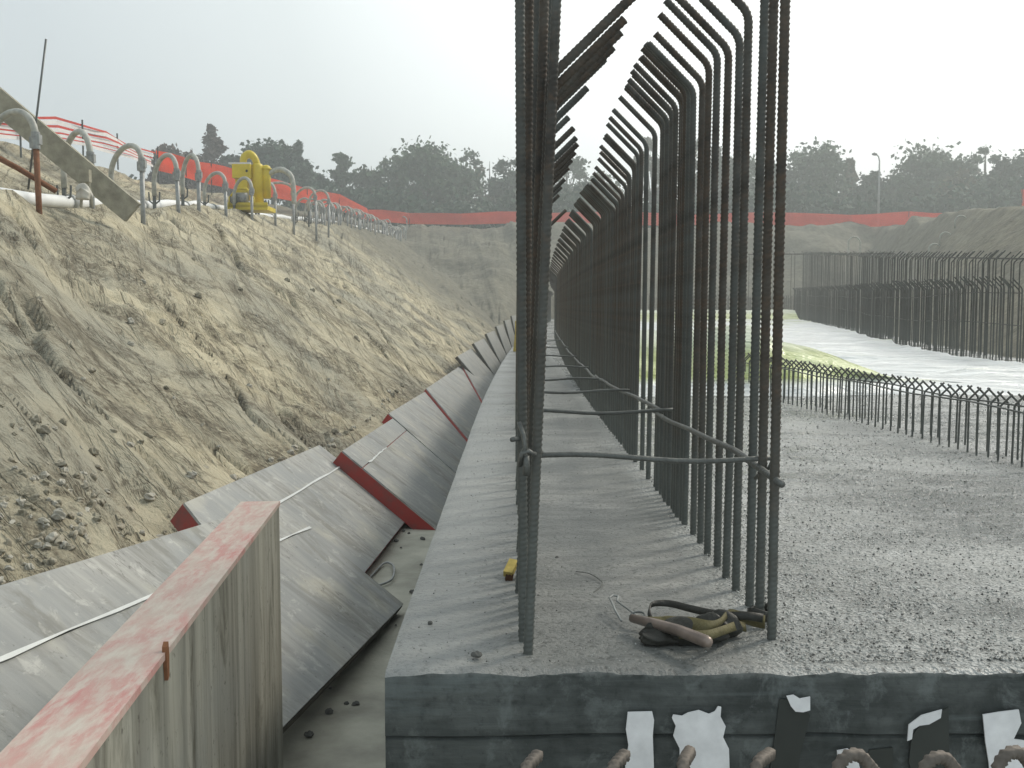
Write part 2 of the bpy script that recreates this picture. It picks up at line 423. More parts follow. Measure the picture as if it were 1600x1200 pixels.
def wallX(Y): return np.interp(np.asarray(Y, float), [0, 11.9, 13.9, 16, 21, 30.6, 57, 157], [5.0, 5.72, 5.87, 6.25, 7.25, 9.57, 15.0, 35])
FLOOR = -.9
def left_z(X, Y):
    tx = toeX(Y); cx = np.interp(Y, CR_Y, CR_X); cz = np.interp(Y, CR_Y, CR_Z); pz = np.interp(Y, PL_Y, PL_Z)
    s = np.clip((tx-X)/(tx-cx), 0, 1)
    z = FLOOR+s*(cz-FLOOR)
    z = z+np.clip((cx-1.3-X)/2.4, 0, 1)*(np.maximum(pz-cz, .2))*1.0
    return z, s
def height(X, Y, det=True):
    zl, s = left_z(X, Y)
    rx = wallX(Y)+1.6
    pr = np.interp(Y, [0, 30, 45, 75], [2.6, 3.6, 4.9, 6.5])
    zr = FLOOR+np.clip((X-rx)/5.5, 0, 1)*(pr-FLOOR)
    ys = 60-13*smooth(3, -1.5, X)
    zf = FLOOR+np.clip((Y-ys+1.2*np.sin(X*.4))/(75.-ys), 0, 1)**.9*(6.6-FLOOR)
    base = np.maximum(np.maximum(zl, zr), zf)
    if not det: return base
    slope = smooth(-.88, -.5, base)
    Lf = smooth(.2, -1.2, X-toeX(Y))
    wv = 8*np.log(np.maximum(Y, 1))+1.2*X
    pm = smooth(-.12, .2, fbm(X*.55+9, Y*.4, 3))
    g = fbm(wv*.9, X*.25, 4, .55)*.13+(fbm(wv*2.2+7, X*.35, 5, .6)*.075+fbm(X*2.6+3, Y*2.6, 5, .62)*.07)*(.15+.85*pm)-np.clip(.045-np.abs(fbm(wv*.8+31, X*.35+5, 4, .55)), 0, .045)*3.0*smooth(-.05, .2, fbm(X*.4+2, Y*.5, 2))
    # a few deep washed-out slips
    sl = fbm(wv*.55+3.7, X*.28+1.3, 2); slip = -np.clip(sl-.12, 0, .3)*.4
    lump = fbm(X*.7, Y*.7, 3, .5)*.10+fbm(X*8, Y*8, 3, .6)*.05*(.15+.85*pm)
    near = np.clip(Y/7, .35, 1)
    z = base+slope*((g+slip)*Lf+lump)*near
    z = z+smooth(50, 62, Y)*slope*(fbm(X*.3, Y*.45, 4)*.7-.15)
    z = z+smooth(2, 6, X)*slope*(fbm(X*.3, Y*.25, 3)*.35-.1)
    return z
rowsY = np.concatenate([np.geomspace(1.0, 60, 640), np.linspace(60.4, 100, 90), np.geomspace(103, 1500, 14)])
X0 = []
for Y in rowsY:
    tx = float(toeX(Y)); cx = float(np.interp(Y, CR_Y, CR_X)); rx = float(wallX(Y))+1.6
    rr = rx+7
    X0.append(np.concatenate([np.array([-900, -300, -100, -50, -30, -22, -17, -14, -12]), np.linspace(-10.5, cx-.05, 60), np.linspace(cx, tx+.02, 230),
                              np.linspace(tx+.1, rx-.2, 26), np.linspace(rx, rr, 60), rr+np.array([1, 2.5, 5, 9, 15, 25, 50, 150, 500, 1200])]))
GX = np.array(X0); GY = np.repeat(rowsY[:, None], GX.shape[1], 1)
GZ = height(GX, GY)
flat = GZ < FLOOR+.02
V = np.stack([GX, GY, np.where(flat, FLOOR-.02, GZ)], -1).reshape(-1, 3)
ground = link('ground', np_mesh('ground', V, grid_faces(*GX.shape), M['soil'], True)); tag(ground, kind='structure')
def gz(x, y): return float(height(np.array([x]), np.array([y]))[0])
def gzb(x, y): return float(height(np.array([x]), np.array([y]), False)[0])

# lean concrete floor of the trench
Yf = np.geomspace(.3, 60, 160); nc = 40
XX = np.linspace(0, 1, nc)[None, :]*(toeX(Yf)[:, None]*0+1)
XL = toeX(Yf)-.45; XR = wallX(Yf)+1.0
XF = XL[:, None]+(XR-XL)[:, None]*XX; YF = np.repeat(Yf[:, None], nc, 1)
ZF = FLOOR+.0+fbm(XF*3, YF*3, 3)*.012
tag(link('pit_floor', np_mesh('pit_floor', np.stack([XF, YF, ZF], -1).reshape(-1, 3), grid_faces(*XF.shape), M['lean'], True)), kind='structure')

# ------------------------------------------------------------------ foundation slab
Y0, Y1 = 1.86, 57.0
slab = empty('foundation_slab', (0, Y0, 0)); slab_loc = Vector((0, Y0, 0))
tag(slab, 'thick wet grey concrete foundation slab running away beside the trench, rebar standing out of it', 'concrete slab')
Ys = np.geomspace(Y0, Y1, 420)
u = np.concatenate([np.linspace(0, .06, 3), np.linspace(.1, 1.6, 90), np.geomspace(1.63, 9, 120)])
SX = []
for Y in Ys:
    xl = -.235+float(bend(Y)); xr = max(float(wallX(Y))+.6, 3.5)
    SX.append(xl+u/u[-1]*(xr-xl) if Y > 14 else xl+u/u[-1]*(max(xr, 5.2)-xl))
SX = np.array(SX); SY = np.repeat(Ys[:, None], SX.shape[1], 1)
rough = smooth(.48, .66, SX); rough = np.maximum(rough, smooth(2.05, 1.9, SY)*.8)
SZ = fbm(SX*2.2, SY*3.5, 3)*.006+fbm(SX*14, SY*14, 3)*(.002+.007*rough)
SZ[0, :] -= .006+.006*np.abs(fbm(SX[0]*20, SX[0]*0, 3)); SZ[:, 0] -= .006
SYj = SY.copy(); SYj[0, :] += .008*fbm(SX[0]*9, SX[0]*0+4, 4)
Vt = np.stack([SX, SYj-Y0, SZ], -1).reshape(-1, 3)
link('slab_top', np_mesh('slab_top', Vt, grid_faces(*SX.shape), M['conc'], True), slab)
# vertical faces
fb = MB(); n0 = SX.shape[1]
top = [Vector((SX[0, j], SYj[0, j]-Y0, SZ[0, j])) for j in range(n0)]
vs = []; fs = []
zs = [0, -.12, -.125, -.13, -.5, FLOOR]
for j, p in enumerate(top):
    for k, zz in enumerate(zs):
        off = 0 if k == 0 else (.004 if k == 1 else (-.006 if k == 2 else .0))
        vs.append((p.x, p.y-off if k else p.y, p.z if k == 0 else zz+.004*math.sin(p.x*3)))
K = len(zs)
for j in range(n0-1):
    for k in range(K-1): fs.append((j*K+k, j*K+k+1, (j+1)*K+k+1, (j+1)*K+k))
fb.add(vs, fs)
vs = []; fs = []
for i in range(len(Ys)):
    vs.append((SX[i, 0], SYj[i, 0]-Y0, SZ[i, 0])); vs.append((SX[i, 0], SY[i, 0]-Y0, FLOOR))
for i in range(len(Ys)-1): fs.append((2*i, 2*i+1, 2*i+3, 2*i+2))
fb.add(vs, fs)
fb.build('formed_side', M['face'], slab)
# torn film left on the front face
def film(name, poly, m, label, y=.012):
    b = MB(); pts = []
    for px, py in poly:
        p = on_y(px, py, Y0-y); pts.append(p-slab_loc)
    b.prism(pts, Vector((0, .003, 0)))
    o = b.build(name, m, slab); o['label'] = label; return o
film('film_scrap', [(981, 1113), (1019, 1112), (1022, 1125), (1020, 1150), (1024, 1262), (979, 1265), (977, 1195), (982, 1165), (978, 1140)], M['paper'], 'tall narrow strip of white film')
film('film_scrap', [(1052, 1117), (1066, 1119), (1075, 1114), (1092, 1110), (1108, 1116), (1117, 1112), (1122, 1104), (1127, 1105), (1126, 1120), (1134, 1135), (1130, 1152), (1139, 1170), (1142, 1265), (1064, 1268), (1062, 1170), (1052, 1150), (1056, 1135), (1050, 1122)], M['paper'], 'widest torn patch of white film')
film('film_scrap', [(1229, 1088), (1240, 1086), (1250, 1092), (1266, 1089), (1266, 1110), (1255, 1113), (1243, 1112), (1236, 1104)], M['paper'], 'small white scrap above the dark strip', .016)
film('film_scrap', [(1218, 1092), (1230, 1094), (1262, 1112), (1266, 1118), (1258, 1150), (1250, 1180), (1245, 1265), (1190, 1265), (1205, 1190), (1212, 1140)], M['darkfilm'], 'dark torn strip', .008)
film('film_scrap', [(1420, 1133), (1440, 1118), (1472, 1109), (1470, 1122), (1452, 1132), (1437, 1134), (1427, 1140), (1425, 1155), (1418, 1158)], M['paper'], 'curling white film scrap', .016)
film('film_scrap', [(1440, 1130), (1482, 1105), (1485, 1265), (1440, 1265), (1420, 1190), (1425, 1150)], M['darkfilm'], 'dark flap right of the curling scrap', .008)
film('film_scrap', [(1536, 1117), (1560, 1113), (1592, 1109), (1596, 1130), (1584, 1155), (1620, 1160), (1625, 1265), (1552, 1265), (1545, 1190), (1540, 1160)], M['paper'], 'torn white film at the right edge')
film('film_scrap', [(1308, 1173), (1325, 1170), (1340, 1185), (1346, 1210), (1330, 1210), (1318, 1190), (1309, 1186)], M['paper'], 'small white scrap low on the face')
film('film_scrap', [(1358, 1172), (1395, 1168), (1396, 1265), (1355, 1265)], M['darkfilm'], 'small dark patch low on the face', .008)

# grit and cement crumbs standing proud of the rough concrete
ng = 12000
gy = 1.9+(rng.random(ng)**1.7)*6.0; gxx = np.where(rng.random(ng) < .88, .5+rng.random(ng)*(gy*.52-.3), -.2+rng.random(ng)*.75)
gr = rng.uniform(.0009, .0028, ng)*(1+gy*.12); gr[gxx < .5] *= .6
oc = np.array([(1, 0, 0), (0, 1, 0), (-1, 0, 0), (0, -1, 0), (0, 0, 1), (0, 0, -.6)], float)
of = np.array([(0, 1, 4), (1, 2, 4), (2, 3, 4), (3, 0, 4), (1, 0, 5), (2, 1, 5), (3, 2, 5), (0, 3, 5)])
ctr = np.stack([gxx, gy, fbm(gxx*2.2, gy*3.5, 3)*.006+.003], -1)
GV = (ctr[:, None]+oc[None]*gr[:, None, None]*rng.uniform(.6, 1.5, (ng, 6, 1))).reshape(-1, 3)
GF = (of[None]+np.arange(ng)[:, None, None]*6).reshape(-1, 3)
gm = np_mesh('grit', GV, GF, M['griddark']); gm.materials.append(M['gritpale'])
gm.polygons.foreach_set('material_index', np.repeat((rng.random(ng) < .72).astype(np.int32), 8))
tag(link('grit', gm), 'fine grit and cement crumbs scattered over the rough wet slab', 'gravel', kind='stuff')

# ------------------------------------------------------------------ plastic sheet
Yp = np.concatenate([np.linspace(7.75, 16, 190), np.geomspace(16.1, 56.5, 90)]); npc = 240
PX = []
for Y in Yp:
    a = .68+float(bend(Y)); b_ = float(wallX(Y))-.12 if Y > 10 else 6.0
    PX.append(np.linspace(a, max(b_, 4.5), npc))
PX = np.array(PX); PY = np.repeat(Yp[:, None], npc, 1)
PYj = PY+np.where(PY < 8.3, fbm(PX*1.4, PX*0+2, 3)*.25, 0)
PZ = .022+.018*fbm(PX*2.2, PY*3.4, 3)+np.clip(fbm(PX*.9+3, PY*2.8, 4), 0, 1)*.08
mound = np.exp(-(((PX-1.55)/.62)**2)**1.3-(((PY-9.0)/.85)**2)**1.2)
side = np.clip((3.05-PX)/1.1, 0, 1)*smooth(7.95, 8.7, PY)*smooth(11.5, 9.4, PY)*smooth(.4, .9, PX)
PZ = PZ+(.42+.12*fbm(PX*2.2, PY*2.2, 3))*side**.8
PZ += .030*fbm(PX*.9, PY*5, 4, .6)*smooth(7.7, 8.4, PY)
PZ += smooth(50, 55, PY)*.42+smooth(20, 50, PY)*.05
PZ[0, :] = .0; PZ[1, :] = np.minimum(PZ[1, :], .014)
tag(link('plastic_sheet', np_mesh('plastic_sheet', np.stack([PX, PYj, PZ], -1).reshape(-1, 3), grid_faces(*PX.shape), M['sheet'], True)),
    'rippled white plastic sheet covering the far half of the slab, heaped greenish near its edge', 'plastic sheet')

# ------------------------------------------------------------------ rebar
def bar_path(lean, hb, L, sgn, base=-.05, wob=0., ds=.02, ang=45, rb=.055, dy=0):
    """vertical bar rooted at 0, x drifts by lean at hb, then bends by ang towards sgn x"""
    P = [];
    n = max(2, int((hb-base)/ds))
    for i in range(n+1):
        z = base+(hb-base)*i/n; k = (z-0)/hb
        P.append(Vector((lean*k+wob*math.sin(3.1*k), dy*k, z)))
    a0 = R(ang); m = max(3, int(rb*a0/ds)+1); x0, z0 = P[-1].x, P[-1].z
    if ds > .02: m = 3
    for i in range(1, m+1):
        a = a0*i/m
        P.append(Vector((x0+sgn*rb*(1-math.cos(a)), dy, z0+rb*math.sin(a))))
    q = P[-1]; d = Vector((sgn*math.sin(a0), 0, math.cos(a0)))
    n = max(1, int(L/ds))
    for i in range(1, n+1): P.append(q+d*L*i/n)
    return P
def ribbed(path_fn, r=.0100):
    P = path_fn(.0032)
    b = MB(); ds = .0032; pitch = .0105
    deep = 1.7 if r == .0096 else 1.
    def rf(i, a):
        s = math.sin(2*math.pi*i*ds/pitch + (1.5 if math.sin(a) > 0 else -1.5)*math.cos(a))
        rib = max(0, s)**.8*abs(math.sin(a))**.5
        lon = max(0, abs(math.cos(a))-.86)*7
        return .88+.20*deep*max(rib, min(1, lon)*.8)
    b.tube(P, r, 12, True, rf)
    return b.mesh('rebar', M['rebar'], True)
def plain(path_fn, r=.0104, n=6, ds=.06):
    b = MB(); b.tube(path_fn(ds), r, n); return b.mesh('rebar', M['rebar'], True)

RIGHT_X = .508
right_d = [2.04, 2.145, 2.26, 2.385, 2.495, 2.615, 2.74, 2.87, 2.99, 3.13, 3.19, 3.25, 3.31, 3.37, 3.44, 3.51, 3.58, 3.65, 3.72, 3.79, 3.98, 4.21, 4.42, 4.51, 4.60]
d = 4.68
while d < 18.4:
    right_d.append(d); d += .108+random.uniform(-.015, .015)
right_hb = [1.42, 1.40, 1.285, 1.275, 1.25, 1.25, 1.27, 1.27, 1.25]
tops = {}
RBG = 'rebar starter bars of the right row'
low_variants = {}
for i, d in enumerate(right_d):
    x = RIGHT_X+float(bend(d))+random.uniform(-.003, .003)
    if i < len(right_hb): hb = right_hb[i]
    elif d < 4.4: hb = 1.27+random.uniform(-.012, .008)
    else: hb = 1.27-.14*min(1, (d-4.4)/.9)+random.uniform(-.008, .012)
    lean = .010+random.uniform(-.005, .005)
    if d < 5.6:
        me = ribbed(lambda ds: bar_path(lean, hb, .165, -1, ds=ds, wob=random.uniform(-.002, .002)))
    else:
        key = i % 7
        if key not in low_variants:
            hv = 1.15+.004*key; lv = .008+.001*key
            low_variants[key] = plain(lambda ds: bar_path(lv, hv, .165, -1, ds=ds))
        me = low_variants[key]
    o = link('rebar', me, loc=(x, d, 0))
    if d > 5.6: o.rotation_euler = (random.uniform(-.004, .004), random.uniform(-.002, .002), random.uniform(-.01, .01))
    if i == 0: lb = 'nearest ribbed rebar of the right row, the dark rightmost one'
    elif i == 1: lb = 'second ribbed rebar of the right row, cement-coated, with dark band round its foot'
    elif d < 3.05: lb = 'ribbed rebar among the spaced nearest bars of the right row, top bent left'
    elif d < 3.8: lb = 'ribbed rebar in the tight dark cluster of the right row, top bent left'
    elif d < 4.4: lb = 'lone ribbed rebar in the gap behind the cluster of the right row'
    else: lb = 'thin looking rebar in the dense far part of the right row, top bent left'
    tag(o, lb, 'rebar', RBG)
# left row, seen end on
LEFT_X = .028
tips = [(990, -8, 2.06), (975, 30, 2.22), (969, 50, 2.36), (957, 74, 2.5), (944, 92, 2.64), (930, 101, 2.78), (917, 137, 2.92), (909, 146, 3.06),
        (888, 183, 3.3), (896, 200, 3.45), (900, 215, 3.6), (902, 225, 3.75), (898, 238, 3.95), (893, 250, 4.15), (888, 262, 4.4), (882, 280, 4.8),
        (877, 292, 5.2), (873, 305, 5.6), (884, 328, 6.4)]
first = True
LBG = 'rebar starter bars of the left row'
ld = 1.96
me = ribbed(lambda ds: bar_path(.062, 1.5, .2, 1, ds=ds))
tag(link('rebar', me, loc=(.0245, 1.955, 0)), 'nearest ribbed rebar of the left row, standing forward of the bundle', 'rebar', LBG)
for i, (px, py, d) in enumerate(tips):
    p = on_y(px, py, d)
    bx = LEFT_X-.012+random.uniform(-.008, .008)+float(bend(d))
    topx = ((868 if i < 8 else 852)-CX)*d/F-.012 if d < 4.3 else bx+.01
    dxx = p.x-topx; Lr = max(.06, (dxx-.016)/math.sin(R(46))); hb = p.z-Lr*math.cos(R(46))-.04
    f_ = (lambda ds, a=topx-bx, h=hb, l=Lr: bar_path(a, h, l, 1, ds=ds, ang=46))
    me = ribbed(f_) if d < 5.7 else plain(f_)
    o = link('rebar', me, loc=(bx, d, 0))
    tag(o, 'ribbed rebar in the left bundle seen end on, tip bent right over the gap', 'rebar', LBG)
lv = [plain(lambda ds: bar_path(.004*k, 1.12+.006*k, .18+.003*k, 1, ds=ds)) for k in range(5)]
d = 6.7; k = 0
while d < 18.4:
    o = link('rebar', lv[k % 5], loc=(LEFT_X+float(bend(d)), d, 0), rot=(0, random.uniform(-.01, .01), random.uniform(-.05, .05)))
    tag(o, 'distant rebar of the left row hidden mostly behind the nearer bundle', 'rebar', LBG)
    d += .21; k += 1
# extra verticals that make the near bundle thick
for i in range(13):
    d = 2.03+((i*5) % 13)*.06; bx = LEFT_X-.012+.012*i/13
    ztop = .65+480*d/F; tx_ = (812+i*4.7-CX)*d/F
    o = link('rebar', ribbed(lambda ds: bar_path((tx_-bx)*1.56/ztop, 1.56, .1, 1, ds=ds)), loc=(bx, d, 0))
    tag(o, 'tall ribbed rebar standing within the near left bundle', 'rebar', LBG)
# far continuations of both rows (beyond what can be counted)
fr = MB(); d = 18.5
while d < 50:
    for xx, sg in ((RIGHT_X, -1), (LEFT_X, 1)):
        P = bar_path(0, 1.13+random.uniform(-.02, .04), .17, sg, ds=.4)
        o_ = Vector((xx+float(bend(d))+random.uniform(-.01, .01), d, 0)); fr.tube([p+o_ for p in P], .0115, 4)
    d += .16
tag(fr.build('rebar_row', M['rebar']), 'far end of the two rows of starter bars merging into one dark mass', 'rebar', kind='stuff')
# right-hand wall of bars
fr = MB(); d = 12.0
while d < 57:
    for off, h, sg in ((0, .86, -1), (.42, 1.33, 1)):
        hh = (.86+(d-13)*.015 if off == 0 else .50+85*d/F)+random.uniform(-.03, .04)
        if off and int(d*10) % 3 == 0: continue
        P = bar_path(0, hh, .14, sg, ds=.5)
        o_ = Vector((float(wallX(d))+off+random.uniform(-.015, .015), d+random.uniform(-.02, .02), 0)); fr.tube([p+o_ for p in P], .0085, 4)
    d += .075+.002*d
fr.tube([Vector((float(wallX(q))+.40, q, .57+85*q/F)) for q in np.linspace(12, 56, 40)], .014, 4)
for zz in (.45, .82):
    fr.tube([Vector((float(wallX(q)), q, zz+max(0, (q-20)*.012)+.02*math.sin(q))) for q in np.linspace(12, 56, 30)], .008, 4)
tag(fr.build('rebar_wall', M['rebar']), 'long dense wall of starter bars along the right side of the slab', 'rebar', kind='stuff')
fr = MB(); x = 1.5; dd = 57.6
while x < 33:
    h = (3.5 if x > 12.5 else 1.2)+random.uniform(-.05, .1)
    o_ = Vector((x, dd+random.uniform(-.2, .2), 0))
    fr.tube([o_+Vector((0, 0, -.9)), o_+Vector((0, 0, h)), o_+Vector((-.12, 0, h+.12))], .016, 4)
    x += random.choice([.2, .3, .4, .5])
x = 1.5
while x < 33:
    o_ = Vector((x, dd+.4+random.uniform(-.1, .1), 0)); h = 1.25+random.uniform(-.1, .1)
    fr.tube([o_+Vector((0, 0, -.9)), o_+Vector((0, 0, h))], .018, 4); x += .075
fr.tube([(12.6, dd-.1, 3.5), (22, dd-.1, 3.55), (33, dd-.1, 3.5)], .035, 4)
tag(fr.build('rebar_end_wall', M['rebar']), 'hazy row of tall thin bars across the far end of the pit', 'rebar', kind='stuff')

# short bars in the middle of the slab, tips crossing
A = on_z(1597, 724, 0); B = on_z(1236, 628, 0)
dirv = (B-A); Ln = dirv.length; dv = dirv/Ln; nv = Vector((dv.y, -dv.x, 0)).normalized()
sm = []
for k in range(4):
    sm.append((plain(lambda ds: bar_path(random.uniform(-.004, .004), .222+.004*k, .062, 1, ds=.02, rb=.022), .0048, 8),
               plain(lambda ds: bar_path(random.uniform(-.004, .004), .222+.004*k, .062, -1, ds=.02, rb=.022), .0048, 8)))
t_ = -1.0; k = 0
SBG = 'short starter bars with crossing tips'
while t_ < Ln+2.3:
    c = A+dv*t_
    for s_, off in ((0, -.055), (1, .055)):
        p = c+nv*off+dv*(.045*s_+random.uniform(-.012, .012))
        o = link('rebar', sm[random.randrange(4)][s_], loc=(p.x, p.y, 0), rot=(random.uniform(-.012, .012), random.uniform(-.012, .012), random.uniform(-.1, .1)))
        tag(o, 'short thin rebar in the knee-high row across the wet slab, tip crossing its neighbour', 'rebar', SBG)
    t_ += .09; k += 1
for s_, off in ((0, -.062), (1, .045)):
    b = MB(); pts = []
    for q in np.linspace(-1.0, Ln+2.3, 24):
        c = A+dv*q+nv*off; pts.append((c.x, c.y, .225+.006*math.sin(q*5+s_)))
    b.tube(pts, .0042, 6)
    tag(b.build('tie_rod', M['rod'], smooth=True), ('thin steel rod tied along the near side of the short bars', 'thin steel rod tied along the far side of the short bars')[s_], 'steel rod')

# bars in front of the slab, tops just in view
hooks = [(825, 1189, 0), (961, 1187, 0), (1075, 1184, 1), (1188, 1183, 1), (1318, 1172, 2), (1452, 1176, 2), (1570, 1168, 2)]
for i, (px, py, kd) in enumerate(hooks):
    dd = 1.58; p = on_y(px, py+(15 if kd < 2 else 11), dd); zt = p.z
    rr_ = .028
    def pf(ds, kd=kd, zt=zt):
        P = []
        h = zt-rr_+.0; n = int((h+.9)/ds)
        for q in range(n+1): P.append(Vector((0, 0, -.9+(h+.9)*q/n)))
        am = [80, 95, 140][kd]; m_ = max(4, int(rr_*R(am)/ds))
        for q in range(1, m_+1):
            a = R(am)*q/m_; P.append(Vector((rr_*(1-math.cos(a)), 0, h+rr_*math.sin(a))))
        a = R(am); dv_ = Vector((math.sin(a), 0, math.cos(a))); q0 = P[-1]; n2 = int((.035, .04, .10)[kd]/ds)
        for q in range(1, n2+1): P.append(q0+dv_*ds*q)
        return P
    me = ribbed(pf, .0096)
    me.materials[0] = M['hook']
    o = link('rebar', me, loc=(p.x-.01, dd, 0), rot=(0, 0, R(random.choice([55, 60, 70]) if kd < 2 else 18)))
    tag(o, ('hooked bar top nearest the trench, in front of the slab face' if i == 0 else 'pale hooked bar top rising in front of the slab face at the bottom'), 'rebar', 'hooked bars in front of the slab')

# ------------------------------------------------------------------ tie rods of the tall rows
def tzf(q): return float(np.interp(q, [2, 2.3, 3.4, 4.6, 6, 10], [.335, .335, .30, .27, .228, .222]))
for i, d in enumerate([2.13, 3.4, 4.6, 6.0, 7.3, 9.0, 11.0, 13.2]):
    b = MB(); x0 = LEFT_X-.02+float(bend(d)); x1 = RIGHT_X+.03+float(bend(d))
    n = 10
    b.tube([(x0+(x1-x0)*q/n, d+.02*q/n, tzf(d)+.012+.006*math.sin(q*.7+i)-(.008*q/n if i == 0 else 0)) for q in range(n+1)], .0056 if i == 0 else .0062, 8)
    o = b.build('cross_rod', M['rod'], smooth=True)
    tag(o, 'nearest thin steel rod crossing between the two bar rows' if i == 0 else 'thin steel rod crossing above the slab between the bar rows', 'steel rod', 'cross rods between the bar rows')
segs = [(2.0, 3.75), (3.5, 6.4), (6.1, 11.5), (11.2, 19)]
for i, (a, c) in enumerate(segs):
    b = MB(); pts = []
    for q in np.linspace(a, c, 26):
        pts.append((RIGHT_X-.024+float(bend(q))+(.0 if i else .028*(1-min(1, (q-a)/.25)))+.003*math.sin(q*9), q, tzf(q)-.004+.004*math.sin(q*3.3+i)+(.012 if i % 2 else 0)-(.02*(1-min(1, (q-a)/.3)) if i == 0 else 0)))
    b.tube(pts, .0072, 8)
    lb = ['nearest length of the long rod tied along the right row', 'second length of the long rod tied along the right row', 'third length of the long rod tied along the right row', 'farthest length of the long rod tied along the right row'][i]
    tag(b.build('tie_rod', M['rod'], smooth=True), lb, 'steel rod')
# wire ties
b = MB(); p0 = on_y(1185, 742, 2.2); b.tube([on_y(1180, 747, 2.19), on_y(1190, 738, 2.16), on_y(1202, 731, 2.14), on_y(1206, 722, 2.12)], .0042, 6)
tag(b.build('wire_tie', M['rod'], smooth=True), 'short bent wire end under the crossing rods on the right row', 'wire')
b = MB(); b.tube([on_y(811, 660, 1.93), on_y(818, 680, 1.92), on_y(821, 700, 1.92), on_y(814, 712, 1.925), on_y(813, 728, 1.93)], .0045, 6)
b.tube([on_y(812, 728, 1.93), on_y(816, 708, 1.915), on_y(826, 704, 1.92), on_y(834, 710, 1.93), on_y(840, 706, 1.99), on_y(846, 706, 2.13)], .0045, 6)
b.tube([on_y(822, 712, 1.92), on_y(823, 728, 1.92), on_y(822, 742, 1.925)], .0065, 7)
tag(b.build('wire_tie', M['rod'], smooth=True), 'twisted wire tie hooked round the near left bundle of bars', 'wire')
b = MB(); b.tube([on_y(800, 687, 2.0), on_y(815, 684, 2.04)], .005, 7)
tag(b.build('rod_stub', M['rod'], smooth=True), 'short rod end poking left out of the near left bundle', 'steel rod')

# ------------------------------------------------------------------ fallen formwork panels
SL = R(37)
n_ = Vector((math.sin(SL), 0, math.cos(SL))); p_ = Vector((-.76, 0, -.88))
def uvmesh(poly3, off, m, name, origin, ux, vx):
    b = MB(); b.prism(poly3, off); me = b.mesh(name, m)
    uvl = me.uv_layers.new(name='UVMap')
    for li, lp in enumerate(me.loops):
        q = Vector(me.vertices[lp.vertex_index].co)-origin
        uvl.data[li].uv = (q.dot(ux), q.dot(vx))
    return me
def lerp(a, b, t): return a+(b-a)*t
def panel(quad, lift, label, th=.10, seam=None, slope=None, tape=None, fm='red'):
    nn = n_ if slope is None else Vector((math.sin(slope), 0, math.cos(slope)))
    pt = p_+n_*lift
    NB, FB, FT, NT = [on_plane(x, y, pt, nn) for x, y in quad]
    root = empty('formwork_panel', NB)
    tag(root, label, 'formwork panel', 'formwork panels lying against the bank')
    L0 = [q-NB for q in (NB, FB, FT, NT)]
    b = MB(); b.prism(L0, -nn*th); b.build('frame', M[fm], root)
    ux = (L0[1]-L0[0]).normalized(); vx = nn.cross(ux).normalized()
    cuts = [0, 1] if seam is None else [0, seam, 1]
    for a, c in zip(cuts[:-1], cuts[1:]):
        e0 = .004; 
        q = [lerp(L0[0], L0[3], a+e0), lerp(L0[1], L0[2], a+e0), lerp(L0[1], L0[2], c-e0), lerp(L0[0], L0[3], c-e0)]
        q = [x+nn*.0 for x in q]
        me = uvmesh(q, nn*.012, M['ply'], 'plywood_face', Vector((random.uniform(-5, 5), random.uniform(-5, 5), 0)), ux, vx)
        link('plywood_face', me, root)
    if seam is not None:
        b = MB(); t0, t1 = tape or (0, 1)
        pts = []
        for t in np.linspace(t0, t1, 12):
            pts.append(lerp(lerp(L0[0], L0[3], seam), lerp(L0[1], L0[2], seam), float(t))+nn*(.016+random.uniform(0, .004))+vx*random.uniform(-.004, .004))
        b.ribbon(pts, [vx*random.uniform(.005, .017) for _ in pts], .002); b.build('joint_tape', M['tape'], root)
    print('PANEL', label[:30], [tuple(round(c, 2) for c in q) for q in (NB, FB, FT, NT)])
    return root
panel([(205, 1383), (629, 947), (430, 786), (-440, 1051)], .13, 'broad nearest formwork panel behind the pink-topped form, taped seam across it', seam=.735, fm='edge')
panel([(470, 1022), (641, 806), (497, 697), (285, 788)], .0, 'second formwork panel, red end and taped seam, half under the nearest one', seam=.72)
panel([(683, 830), (716, 742), (612, 655), (533, 706)], .11, 'formwork panel with long red end edge showing above the gap', seam=.78, tape=(.1, .45))
panel([(716, 744), (739, 697), (664, 612), (606, 647)], .12, 'fourth formwork panel up the trench, narrow red wedge at its top')
panel([(738, 695), (762, 640), (720, 571), (665, 608)], .16, 'fifth formwork panel up the trench, rust red end edge')
panel([(761, 640), (781, 592), (757, 538), (723, 573)], .20, 'sixth formwork panel up the trench, thin dark red end edge')
for i in range(7):
    d0 = 19.5+i*3.6; d1 = d0+3.75
    lean_ = .30-.06*i; zt = -.26+.12*i
    x0 = -1.0+float(bend(d0))*.9-.1; x1 = -1.0+float(bend(d1))*.9-.1
    a = Vector((x0+.35, d0, FLOOR)); c = Vector((x1+.35, d1, FLOOR)); up = Vector((-lean_-.25, 0, zt+.9))
    root = empty('formwork_panel', a); tag(root, 'small looking formwork panel at the far bend of the trench', 'formwork panel', 'formwork panels lying against the bank')
    ux = (c-a).normalized(); nn = ux.cross(up).normalized();
    if nn.x < 0: nn = -nn
    q = [Vector((0, 0, 0)), c-a, c-a+up, up]
    b = MB(); b.prism([x-up.normalized()*.0 for x in q], -nn*.05); b.build('frame', M['edge'], root)
    link('plywood_face', uvmesh(q, nn*.012, M['ply'], 'plywood_face', Vector((0, 0, 0)), ux, up.normalized()), root)

